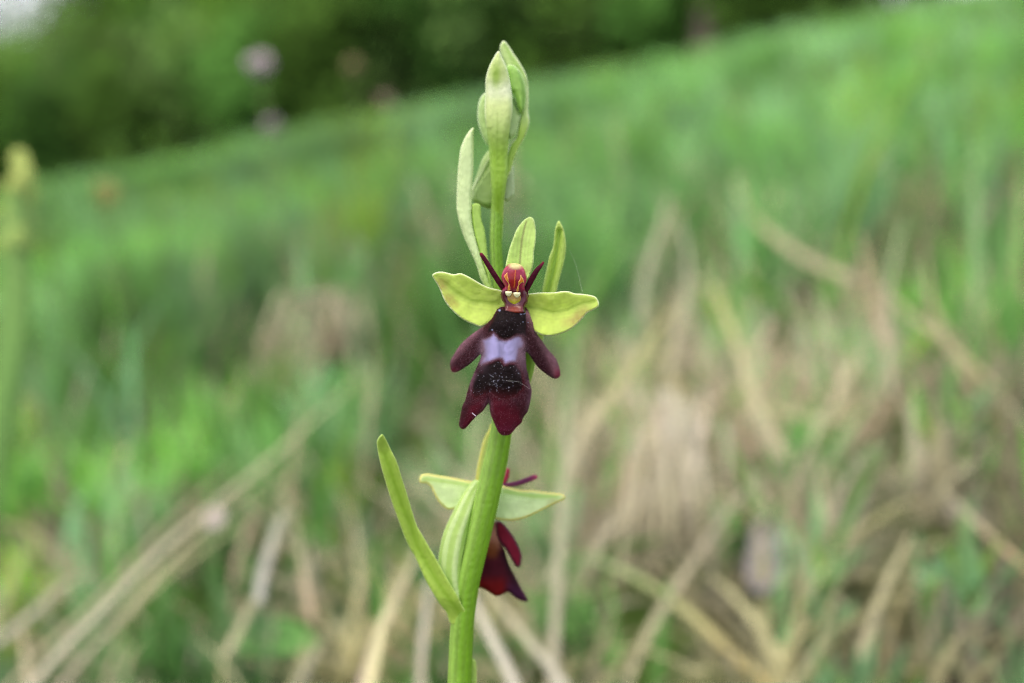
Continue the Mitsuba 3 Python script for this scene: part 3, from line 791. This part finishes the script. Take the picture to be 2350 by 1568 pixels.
# lower left bract, in front of the lower flower's ovary
bo = np.vstack([cD([(140, 123), (163, 145), (188, 190), (222, 262), (275, 370), (312, 490), (360, 640), (402, 780), (450, 930), (512, 1040), (570, 1140)]), cE([(740, 140), (830, 310), (900, 430), (980, 560), (1040, 680), (1090, 775), (1085, 830), (1050, 890), (975, 905), (905, 870), (868, 760),
                 (800, 675), (730, 565), (640, 405), (550, 205), (500, 100)]), cD([(420, 1200), (350, 1060), (290, 900), (215, 690), (170, 540), (125, 380), (96, 225), (101, 172)])])
mid = np.vstack([cD([(165, 300), (240, 520), (320, 760), (400, 950)]), cE([(560, 60), (680, 280), (800, 480), (920, 640), (1010, 760)])])
put('bract', slab(bo, lambda X, Y: 0.0816 + 0.0034 * sst(1000, 1300, Y) + 0.0010 * sst(1370, 1425, Y) - 0.0003 * (line_dist(mid, X, Y) / 16) ** 1.5 * sst(1400, 1300, Y), lambda X, Y: 0.8 - 0.45 * sst(1330, 1420, Y), 8, 2.3,
                  leafy(lin(172, 202, 86), lin(196, 216, 140), 33, 2.5, mid, lin(130, 172, 34), 7)), 'green_tissue', O, label='long blunt green bract reaching up to the left of the stem')
o = cE([(1135, 1270), (1165, 1262), (1190, 1300), (1200, 1400), (1195, 1560), (1185, 1800), (1150, 2200), (1080, 2200), (1080, 1500), (1110, 1330)])
put('bract', slab(o, plane(0.0880), 0.6, 6, 2.8, leafy(lin(170, 200, 96), lin(186, 212, 120), 34, 2.5)), 'green_tissue', O)

# lower flower, seen from behind
FB = O + '__flower_001'
used.add(FB)
tag(FB, label='lower flower seen from behind, its sepals spread across the stem and its red lip hanging right of it')
BACK, RIM = lin(206, 228, 168), lin(228, 220, 128)
o = np.vstack([cD([(470, 525), (492, 485), (545, 475), (640, 490), (720, 502), (820, 520), (920, 540), (1000, 552), (1090, 590), (1080, 700), (980, 740), (860, 780), (740, 797), (690, 772), (640, 722), (600, 650), (570, 592), (530, 562), (485, 562)])])
mid = cD([(500, 520), (660, 590), (860, 620), (1040, 640)])
put('sepal', slab(o, sepal_base(1040, 1120, 0.0884, 0.006, -0.012, mid, -0.2, 5), 0.55, 8, 2.4, leafy(BACK, RIM, 41, 7.0, cD([(520, 520), (700, 545), (960, 580)]), lin(156, 192, 84), 6)), 'green_tissue', FB)
o = cH([(560, 300), (640, 285), (720, 305), (830, 330), (960, 335), (1060, 350), (1180, 360), (1240, 370), (1265, 400), (1250, 430), (1180, 460), (1080, 510), (960, 570), (860, 610), (760, 630), (660, 625), (580, 605), (500, 500), (500, 380)])
mid = cH([(1230, 400), (1050, 440), (860, 460), (600, 440)])
put('sepal', slab(o, sepal_base(1200, 1150, 0.0886, -0.005, -0.012, mid, -0.2, 6), 0.55, 8, 2.4, leafy(BACK, RIM, 42, 7.5, cH([(1180, 390), (960, 390), (680, 345)]), lin(148, 188, 70), 7, [(1270, 1160, 22, .5)])), 'green_tissue', FB)
o = cD([(1112, 30), (1092, 80), (1042, 180), (1005, 330), (985, 430), (974, 520), (985, 560), (1040, 580), (1090, 500), (1140, 300), (1160, 120)])
put('sepal', slab(o, plane(0.0893), 0.5, 6, 2.4, leafy(lin(188, 206, 116), lin(208, 204, 104), 43, 9.0)), 'green_tissue', FB)
for rows, nm in (([(600, 300, 14), (690, 285, 20), (790, 272, 25), (890, 240, 27), (960, 212, 28), (988, 203, 20)], 0), ([(650, 290, 20), (690, 230, 22), (708, 170, 24), (712, 128, 14)], 1)):
    q = np.array(rows, float)
    xy = cH(q[:, :2])
    put('petal', tube(P(xy[:, 0], xy[:, 1], 0.0898 + 0.0006 * nm), q[:, 2] * .2382 * px_m(.09), q[:, 2] * .2382 * px_m(.09), 12,
                      color=(lambda t, a: lerp(lin(112, 52, 92), lin(176, 70, 110), sst(.6, 1, t))) if nm == 0 else (lambda t, a: np.broadcast_to(lin(176, 52, 84), t.shape + (3,)))), 'velvet', FB)


def back_lip(X, Y, D):
    x, y = (X - 995.8) / .2382, (Y - 1045.5) / .2382
    c = np.broadcast_to(lin(70, 12, 30), (len(X), 3)) * (0.8 + .4 * fb(X, Y, 8, 44))[:, None]
    c = lerp(c, lin(172, 116, 104), sst(1.2, 0.3, np.hypot((x - 590) / 120, (y - 770) / 150)))
    c = lerp(c, lin(122, 66, 26), 0.7 * sst(1.2, 0.3, np.hypot((x - 560) / 90, (y - 900) / 110)))
    c = lerp(c, lin(104, 8, 14), sst(1120, 1260, y) * sst(720, 640, x))  # red glow of light coming through from behind, painted in
    c = lerp(c, lin(60, 22, 52), sst(1150, 1300, y) * sst(680, 760, x))
    return lerp(c, lin(34, 12, 26), 0.8 * np.exp(-((x - 690 - (y - 1000) * .42) / 45) ** 2) * sst(880, 960, y) * sst(1330, 1200, y))


o = cH([(470, 640), (580, 635), (640, 650), (680, 720), (690, 800), (660, 850), (690, 930), (700, 980), (735, 1070), (780, 1160), (850, 1290), (905, 1385), (890, 1408), (850, 1402), (790, 1375), (720, 1318), (690, 1325), (650, 1345), (600, 1357), (545, 1325), (480, 1285), (420, 1268), (330, 1240), (330, 1000), (400, 760)])
put('lip', slab(o, lambda X, Y: 0.0902 + 0.0006 * ((X - 1120) / 60) ** 2, 1.1, 10, 2.3, back_lip), 'velvet', FB, label='dark red lip of the lower flower with a backlit red glow painted along its lower edge')
o = cH([(600, 640), (650, 640), (700, 690), (760, 770), (815, 870), (848, 960), (838, 1050), (812, 1078), (785, 1065), (745, 1000), (690, 900), (640, 840), (600, 760)])
put('lip_lobe', slab(o, lambda X, Y: 0.0896 + 0.0005 * ((X - 1160) / 30) ** 2, 0.9, 9, 2.3, lambda X, Y, D: lerp(lin(112, 20, 44), lin(66, 30, 54), sst(8, 0, D)) * (0.8 + .4 * fb(X, Y, 8, 45))[:, None]), 'velvet', FB)
p3, r3 = rods([(1098, 1108, .0880, 11), (1082, 1135, .0878, 17), (1065, 1175, .0872, 22), (1046, 1225, .0868, 27), (1036, 1275, .0866, 29), (1034, 1320, .0865, 27), (1042, 1365, .0865, 22), (1058, 1410, .0866, 14)])


def ovary_color(t, a):
    c = lerp(lin(172, 204, 110), lin(198, 221, 152), sst(0.2, 0.8, 0.5 + 0.5 * np.cos(a * 6 + 0.5)))
    return c * (0.9 + .2 * fb(t * 40, a * 2, 1.0, 46))[..., None]


put('ovary', tube(p3, r3, r3 * .9, 48, color=ovary_color, n=8, ridge=lambda t, a: 1 + 0.05 * np.cos(a * 6 + 0.5)), 'green_tissue', FB, label='ribbed pale green ovary left of the stem')

# threads of spider silk
for rows, lab in (([(1306, 572, .083), (1322, 610, .083), (1337, 672, .0815)], 'faint spider thread hanging from the right bract to the right sepal'),
                  ([(1163, 874, .0785), (1190, 877, .0788), (1216, 893, .0795)], 'short pale thread lying across the lower lip'),
                  ([(1264, 880, .0815), (1268, 900, .0815), (1272, 919, .0815)], 'short loose spider thread floating right of the lip')):
    a = np.array(rows)
    put('spider_thread', (tube(P(a[:, 0], a[:, 1], a[:, 2]), 0.000006, 0.000006, 5)[0], None), 'silk', label=lab, category='spider thread')

# ------------------------------------------------------------------ single dead stalks, blades and leaves of the meadow that can be told apart
S1, S2, S3, GREY, PINK, ORG = lin(216, 208, 170), lin(198, 190, 152), lin(224, 216, 166), lin(196, 192, 186), lin(206, 182, 164), lin(210, 170, 70)
G1, G2, G3 = lin(104, 160, 70), lin(120, 172, 90), lin(150, 176, 120)


def blade(name, rows, width, c0, c1, label, cat, parent=None, group=None, bsdf='dry', flat=0.16):
    """rows of (px, py, distance); width in mm at its widest; from root to tip."""
    a = np.array(rows, float)
    k = np.linspace(0, 1, len(a))
    prof = np.interp(k, [0, 0.2, 0.6, 1], [0.85, 1, 0.9, 0.25]) * width * 0.5e-3 * 0.56
    c0, c1 = (lerp(c, lin(184, 180, 158), 0.4) * (1.0 if a[0, 2] < 0.2 else 0.86) if bsdf == 'dry' else c * 0.7 for c in (c0, c1))
    sd = int(abs(a[0, 0] * 7 + a[0, 1])) % 997
    colf = lambda t, an: lerp(c0, c1, sst(0.1, 0.9, t)) * (0.66 + .34 * fb(t * 8, an, 1.0, sd) + 0.36 * fb(np.cos(an) * 5, np.sin(an) * .1 + t * .6, 1.0, sd + 1))[..., None]
    return put(name, tube(P(a[:, 0], a[:, 1], a[:, 2]), prof, prof * flat, 10, color=colf, n=6), bsdf, parent, label, cat if parent is None else None, group, bend=0.7)


B = 'straw'
C = 'dead grass'
K = 'dry stalk'
blade('dry_stalk', [(-60, 1760, .18), (100, 1540, .19), (235, 1400, .20), (360, 1270, .215), (490, 1160, .235), (630, 1045, .27), (760, 925, .31), (860, 840, .36)], 3.4, lin(214, 204, 184), lin(190, 184, 146), 'longest pale dry stalk slanting up from the bottom left corner', K, flat=.4)
blade('dry_stalk', [(30, 1740, .19), (150, 1560, .2), (270, 1425, .21), (390, 1290, .225), (520, 1170, .25), (600, 1110, .27)], 2.8, lin(176, 160, 146), lin(206, 196, 150), 'dull brownish dry stalk lying along the lower edge of the longest slanting one', K, flat=.4)
blade('dry_stalk', [(-40, 1640, .2), (90, 1500, .21), (230, 1370, .225), (350, 1240, .245), (450, 1140, .265), (540, 1060, .29)], 2.4, lin(200, 186, 150), lin(176, 176, 130), 'thin straw-coloured stalk along the upper edge of the longest slanting one', K, flat=.4)
blade('dry_stalk', [(250, 1450, .22), (400, 1310, .235), (540, 1210, .255), (640, 1120, .28), (700, 1060, .3)], 2.2, lin(186, 190, 130), lin(160, 176, 110), 'short greenish straw stalk below the upper end of the longest slanting one', K, flat=.4)
blade('dry_stalk', [(1262, 1760, .19), (1268, 1560, .195), (1282, 1300, .205), (1296, 1100, .22), (1308, 920, .24), (1325, 760, .265)], 4.6, lin(176, 168, 150), lin(158, 170, 130), 'upright greyish dry stalk just right of the orchid', 'dry stalk', flat=.5)
blade(B, [(1250, 1760, .150), (1175, 1560, .155), (1125, 1460, .16), (1080, 1360, .168), (1040, 1270, .18)], 4.2, lin(206, 200, 192), lin(190, 184, 170), 'whitish dead blade emerging from behind the orchid stem at the bottom', C)
blade(B, [(1400, 1760, .165), (1290, 1568, .17), (1220, 1480, .18), (1150, 1390, .19), (1100, 1320, .2)], 4.0, GREY, S2, 'grey dead blade slanting down right of the whitish one', C)
blade(B, [(832, 1760, .15), (845, 1600, .155), (862, 1500, .16), (880, 1420, .168), (900, 1380, .175)], 4.6, lin(226, 216, 160), S3, 'cream dead blade standing at the bottom left of the orchid stem', C)
blade(B, [(780, 1720, .165), (860, 1480, .18), (930, 1330, .2), (960, 1260, .21)], 3.4, PINK, S2, 'pinkish dead blade leaning behind the cream one', C)
blade(B, [(960, 1760, .165), (965, 1540, .17), (975, 1420, .18), (985, 1330, .195)], 3.6, lin(180, 164, 150), GREY, 'greyish dead blade standing close left of the orchid stem', C)
blade('yellowing_straw', [(1900, 1720, .185), (1760, 1575, .195), (1660, 1480, .205), (1560, 1390, .215), (1440, 1315, .225), (1340, 1280, .235), (1260, 1290, .245)], 4.4, lin(206, 180, 104), lin(120, 170, 96), 'arching grass blade turning from green to orange at the bottom right', 'grass blade')
blade('green_straw', [(1260, 1320, .24), (1340, 1285, .24), (1430, 1255, .245), (1520, 1235, .25)], 6.0, G2, G1, 'green blade lying level right of the lower flower', 'grass blade', bsdf='leaf')
blade(B, [(595, 1380, .2), (600, 1330, .205), (620, 1260, .21), (642, 1195, .215), (672, 1180, .218)], 5.0, lin(196, 194, 196), lin(190, 196, 176), 'whitish folded dead blade left of the long bract', C)
blade(B, [(715, 1420, .21), (700, 1340, .212), (690, 1270, .215), (676, 1190, .218)], 4.4, lin(206, 178, 150), lin(170, 176, 130), 'peach dead blade beside the whitish folded one', C)
blade(B, [(520, 1500, .2), (570, 1400, .21), (610, 1310, .22)], 4.0, S2, lin(150, 160, 110), 'dull straw blade leaning left of the whitish folded one', C)
blade('green_straw', [(868, 1420, .2), (866, 1360, .205), (864, 1300, .21), (868, 1230, .215)], 6.0, lin(96, 168, 72), G1, 'short broad green blade left of the ovary', 'grass blade', bsdf='leaf')
blade(B, [(1800, 1050, .27), (1760, 980, .275), (1725, 900, .28), (1700, 820, .285), (1672, 740, .29), (1640, 660, .30)], 7.4, S2, lin(206, 200, 140), 'long cream dead blade right of the flower, leaning left', C)
blade(B, [(1690, 880, .29), (1720, 830, .29), (1750, 780, .29), (1775, 730, .295)], 6.0, S2, lin(206, 186, 160), 'short pinkish straw blade crossing right of the long cream one', C)
blade(B, [(1960, 640, .42), (1880, 610, .43), (1800, 560, .45), (1740, 510, .46), (1700, 450, .48), (1690, 400, .5)], 9.5, lin(196, 180, 150), lin(200, 200, 140), 'curved straw blade bending over at the upper right', C)
blade(B, [(1290, 1130, .235), (1330, 1010, .24), (1390, 930, .245), (1450, 840, .25), (1500, 770, .26), (1550, 700, .27)], 5.6, lin(206, 196, 160), lin(196, 194, 120), 'long straw blade slanting up right from the side of the flower', C)
blade(B, [(1290, 1100, .24), (1350, 960, .245), (1400, 880, .25)], 3.0, S1, S2, 'short straw blade hugging the left of the long slanting one', C)
blade(B, [(1530, 900, .3), (1550, 780, .31), (1570, 690, .32), (1580, 600, .33), (1560, 500, .35)], 6.0, S2, lin(170, 184, 150), 'upright pale blade between the flower and the long cream one', C)
blade(B, [(1470, 740, .34), (1480, 640, .35), (1510, 540, .37), (1540, 450, .39)], 7.0, lin(160, 176, 140), lin(180, 176, 150), 'faint grey-green blade high between flower and curved straw', C)
blade(B, [(2045, 900, .3), (2040, 800, .305), (2040, 700, .31), (2050, 600, .32), (2080, 500, .34)], 6.6, lin(186, 176, 150), lin(160, 178, 136), 'upright greyish straw stem on the right side', C)
blade(B, [(2030, 800, .305), (2010, 720, .31), (1990, 620, .325), (1970, 530, .34)], 5.6, lin(190, 160, 140), lin(186, 170, 110), 'pinkish straw blade crossing the upright greyish one', C)
blade(B, [(2250, 920, .3), (2200, 830, .31), (2150, 740, .32), (2130, 640, .335), (2120, 540, .36)], 6.0, lin(176, 166, 120), lin(170, 150, 120), 'bent brownish straw blade at the far right', C)
blade(B, [(2300, 900, .29), (2190, 800, .295), (2100, 730, .3), (2020, 660, .31)], 5.6, lin(180, 172, 120), S2, 'straw blade slanting down to the right edge', C)
blade(B, [(1700, 920, .28), (1780, 940, .28), (1860, 960, .28), (1950, 970, .28)], 6.0, lin(170, 172, 110), S2, 'straw blade lying level right of the long cream one', C)
blade(B, [(1960, 1650, .185), (1970, 1540, .19), (2005, 1420, .2), (2040, 1330, .21), (2090, 1230, .22)], 6.0, lin(190, 178, 146), lin(196, 190, 146), 'broad straw blade rising at the lower right', C)
blade(B, [(2010, 1560, .2), (2050, 1430, .21), (2090, 1310, .22), (2110, 1230, .23)], 4.0, lin(180, 160, 110), lin(180, 176, 120), 'narrower straw blade beside the broad one at the lower right', C)
blade(B, [(1440, 1560, .2), (1500, 1430, .21), (1590, 1290, .225), (1680, 1160, .24), (1750, 1090, .25)], 4.6, S2, lin(190, 176, 160), 'greyish straw blade slanting up right below the dead tuft', C)
blade(B, [(2420, 1360, .2), (2330, 1280, .205), (2240, 1200, .21), (2160, 1120, .22)], 3.4, lin(206, 172, 120), S2, 'orange-brown blade coming in at the right edge', C)
blade(B, [(-40, 1500, .24), (60, 1420, .245), (150, 1340, .25), (220, 1310, .26)], 4.0, GREY, S2, 'grey dead blade near the left edge under the thick stalk', C)
blade(B, [(180, 1380, .28), (130, 1280, .28), (70, 1220, .285), (-30, 1190, .29)], 5.0, S2, lin(176, 166, 110), 'arched straw blade bending over at the left edge', C)
blade(B, [(1750, 1700, .18), (1830, 1560, .19), (1900, 1460, .2), (1960, 1370, .21)], 3.6, S1, G3, 'pale straw blade left of the broad one at the bottom right', C)
blade('green_straw', [(1700, 640, .34), (1780, 690, .34), (1860, 750, .345)], 8.0, lin(110, 170, 60), G1, 'bright green blade slanting down between the straw at the right', 'grass blade', bsdf='leaf')
blade('green_straw', [(1980, 1560, .22), (1900, 1440, .225), (1830, 1360, .23), (1770, 1250, .24)], 5.0, lin(80, 150, 50), G1, 'dark green blade leaning left at the bottom right', 'grass blade', bsdf='leaf')
blade('green_straw', [(2100, 1500, .22), (2160, 1380, .225), (2200, 1260, .23), (2215, 1140, .24)], 5.0, G1, G2, 'tall green blade standing at the lower right', 'grass blade', bsdf='leaf')
blade('green_straw', [(760, 1250, .26), (740, 1150, .27), (760, 1040, .28), (800, 950, .3)], 5.0, lin(80, 150, 56), G1, 'deep green blade curving up left of the lower flower', 'grass blade', bsdf='leaf')
blade('green_straw', [(300, 1300, .25), (280, 1200, .26), (330, 1140, .27), (430, 1130, .275)], 5.0, G1, G3, 'arched green blade above the thick slanting stalk', 'grass blade', bsdf='leaf')

# dead tuft hanging below the flower's right side, blade by blade
tuft = holder('dead_grass_tuft', 'tuft of drooping pale dead grass right of the orchid stem', 'grass tuft')
g = np.random.default_rng(12)
for k in range(40):
    x1 = 1405 + 280 * (k + g.uniform(-1, 2)) / 40
    x0 = 1545 + g.normal(0, 45) + (x1 - 1545) * .25
    y0, y1 = g.uniform(880, 1000), g.uniform(1190, 1390)
    d = g.uniform(.235, .285)
    blade('blade', [(x0, y0, d + .03), ((x0 * .6 + x1 * .4), y0 * .6 + y1 * .4 - 15, d + .012), ((x0 * .25 + x1 * .75), y0 * .3 + y1 * .7, d), (x1, y1, d + .004)], g.uniform(1.6, 3.8),
          [S1, lin(214, 206, 176), lin(222, 204, 190), lin(212, 208, 196), lin(230, 222, 204)][k % 5], [S2, S1, lin(200, 186, 168), S1][k % 4], None, None, tuft)
root = [P(1545, 985, .285)]
put('root_crown', tube(P(np.array([1540, 1545, 1550, 1552]), np.array([1040, 985, 930, 880]), np.array([.31, .3, .295, .295])), np.array([.007, .009, .007, .003]), np.array([.007, .008, .007, .003]), 14,
                       color=lambda t, a: np.broadcast_to(lin(150, 142, 104), t.shape + (3,)) * (0.7 + .6 * fb(t * 20, a * 3, 1., 8))[..., None]), 'dry', tuft)


tuft = holder('dead_grass_tuft', 'small tuft of pinkish pale dead grass with a dark hollow, left of the flower', 'grass tuft')
for k in range(20):
    x1 = 590 + 290 * (k + g.uniform(-.6, 1.6)) / 20
    x0 = 755 + (x1 - 740) * .35 + g.normal(0, 24)
    y0, y1 = g.uniform(670, 725), (g.uniform(770, 920) if not 735 < x1 < 800 else g.uniform(725, 780))
    d = g.uniform(.40, .47)
    blade('blade', [(x0, y0, d + .03), (x0 * .5 + x1 * .5, y0 - g.uniform(0, 14), d + .012), (x0 * .15 + x1 * .85, y0 * .45 + y1 * .55, d), (x1 + g.normal(0, 12), y1, d + .004)], g.uniform(2.6, 5.2),
          [lin(186, 170, 150), S2, lin(176, 164, 146), lin(160, 160, 120)][k % 4], [S2, lin(172, 160, 144), lin(150, 156, 110)][k % 3], None, None, tuft)
put('root_crown', tube(P(np.array([766, 768, 770, 772]), np.array([830, 790, 740, 700]), np.array([.46, .465, .47, .475])), np.array([.005, .011, .01, .005]), np.array([.006, .01, .01, .005]), 14,
                       color=lambda t, a: np.broadcast_to(lin(112, 98, 84), t.shape + (3,)) * (0.7 + .6 * fb(t * 20, a * 3, 1., 8))[..., None]), 'bark', tuft, bend=0.6)


# broad leaf, grey dead leaf, stone
def leaf(name, o, base, c, label, cat, seed):
    o = np.array(o, float)
    return put(name, slab(o, base, 0.7, 8, 6, lambda X, Y, D: np.broadcast_to(c, (len(X), 3)) * (0.55 + .3 * fb(X, Y, 30, seed))[:, None]), 'bark', None, label, cat, bend=0.7)


leaf('broad_leaf', [(548, 1490), (560, 1450), (600, 1425), (650, 1418), (700, 1440), (735, 1480), (680, 1498), (600, 1505)], plane(0.235, ky=-0.25, y0=1460), lin(128, 186, 104), 'small broad green leaf at the bottom, left of the orchid', 'leaf', 1)
leaf('broad_leaf', [(1530, 1500), (1570, 1470), (1640, 1480), (1680, 1520), (1650, 1568), (1580, 1580), (1530, 1550)], plane(0.235, ky=-0.25, y0=1520), lin(160, 194, 136), 'pale broad green leaf at the bottom, right of the orchid', 'leaf', 2)
leaf('dead_leaf', [(1735, 1200), (1770, 1190), (1800, 1230), (1805, 1290), (1775, 1350), (1735, 1360), (1710, 1320), (1718, 1250)], plane(0.23, ky=-0.15, y0=1280), lin(172, 164, 168), 'lilac-grey dead leaf among the straw at the lower right', 'leaf', 4)
leaf('dead_leaf', [(2180, 1150), (2220, 1140), (2250, 1170), (2245, 1210), (2200, 1215), (2170, 1190)], plane(0.24, ky=-0.15, y0=1180), lin(180, 172, 166), 'small pale grey dead leaf near the right edge', 'leaf', 5)
leaf('dead_leaf', [(470, 1180), (500, 1160), (520, 1180), (505, 1210), (475, 1215)], plane(0.21, ky=-0.15, y0=1190), lin(196, 186, 176), 'small whitish dead leaf above the thick slanting stalk', 'leaf', 6)


def stone(px, py, h, size, tone, label, seed):
    d = hit(px, py, h * .4)
    m = trimesh.creation.icosphere(4, 1.0)
    v = np.array(m.vertices)
    v = v * (0.8 + 0.5 * meshkit.fbm(v * 1.3 + seed, 3, seed))[:, None] * size
    c = tone * (0.75 + .5 * meshkit.fbm(v * 60, 3, seed))[:, None]
    m.vertices = v + P(px, py, d) + np.array([0, 0, -h * .2])
    put('stone', (m, np.clip(c, 0, 1)), 'bark', None, label, 'stone', bend=0.6)


stone(1245, 545, 0.05, np.array([0.05, 0.05, 0.032]), lin(150, 150, 152), 'grey stone in the grass right behind the upper flower', 3)


# ------------------------------------------------------------------ other flowers standing in the meadow, out of focus
def floret_head(c, rad, n, size, col, seed):
    g = np.random.default_rng(seed)
    out = []
    for k in range(n):
        p = g.normal(0, 1, 3)
        p = p / np.linalg.norm(p) * rad * g.uniform(.5, 1, 1)
        s = trimesh.creation.icosphere(1, 1.0)
        s.vertices = s.vertices * size * g.uniform(.7, 1.2, 3) + c + p
        out.append((s, np.tile(np.clip(col * g.uniform(.8, 1.2), 0, 1), (len(s.vertices), 1))))
    return join(out)


def meadow_flower(px, py, d, r, col, label, cat='flower', more=(), name='meadow_flower', group=None, stemc=lin(120, 140, 80)):
    c = P(px, py, d)
    z = float(ground(c[0], c[1]))
    t = holder(name, label, cat, group)
    k = max(0.0012, r * .06)
    put('stem', tube([(c[0] + .01, c[1] + .01, z - .01), (c[0] + .006, c[1], z * .5 + c[2] * .5), tuple(c)], [k, k, k * .7], [k, k, k * .7], 8, color=lambda t_, a: np.broadcast_to(stemc, t_.shape + (3,)), n=8), 'green_tissue', t)
    put('flower_head', floret_head(c, r, 40, r * .34, col, int(px)), 'bark', t, bend=0.8)
    for q, (x, y, rr) in enumerate(more):
        put('flower_head', floret_head(P(x, y, d), rr, 30, rr * .34, col * .7, int(x) + 1), 'bark', t, bend=0.8)
    return t


meadow_flower(596, 148, 0.62, 0.0085, lin(190, 176, 184), 'pale pink flower head rising against the dark wood at the upper left', more=[(626, 288, 0.0065)])
meadow_flower(810, 150, 0.7, 0.006, lin(150, 138, 104), 'small tan flower head against the wood, left of the orchid tip')
meadow_flower(885, 232, 0.7, 0.006, lin(156, 140, 124), 'small pinkish tan flower head just above the meadow crest')
meadow_flower(242, 443, 0.55, 0.0075, lin(160, 158, 100), 'small ochre flower head low at the left')
meadow_flower(2124, 104, 1.0, 0.006, lin(150, 176, 124), 'small pale bokeh spot in the grass at the upper right, modelled as a flower head')  # flower head added in place of a pale bokeh spot
meadow_flower(960, 510, 0.7, 0.006, lin(140, 134, 92), 'small brownish flower head in the grass left of the buds')
meadow_flower(1900, 300, 0.8, 0.008, lin(140, 168, 70), 'yellowish flower head in the grass at the right', more=[(1860, 330, 0.007)])
meadow_flower(1650, 360, 0.8, 0.009, lin(124, 158, 140), 'pale bluish flower head in the grass right of the buds', more=[(1560, 270, 0.007)])

# spike at the left edge
t = holder('green_flower_spike', 'blurred yellow-green flower spike with a thick pale stem at the left edge', 'flower spike')
a = np.array([(-60, 1300, .262), (-20, 1080, .265), (22, 840, .265), (38, 640, .268), (40, 480, .268), (44, 380, .268)])
put('stem', tube(P(a[:, 0], a[:, 1], a[:, 2]), np.array([5, 5, 5, 4.6, 3, 1]) * 1e-3, np.array([4, 4, 4, 4, 3, 1]) * 1e-3, 16, color=lambda t_, an: 0.66 * lerp(lin(136, 182, 104), lin(142, 182, 108), sst(.3, .9, t_))), 'bark', t, bend=0.7)
for k, (x, y) in enumerate([(56, 400), (36, 430), (62, 440), (46, 372), (24, 500), (60, 505), (40, 545), (16, 560), (62, 560)]):
    m = trimesh.creation.icosphere(2, 1.0)
    m.vertices = m.vertices * np.array([.0027, .0027, .0044]) + P(x, y, .265 + .003 * (k % 3))
    put('bud', (m, np.tile(lin(180, 194, 114) if k < 4 else lin(156, 180, 104), (len(m.vertices), 1))), 'bark', t, bend=0.6)
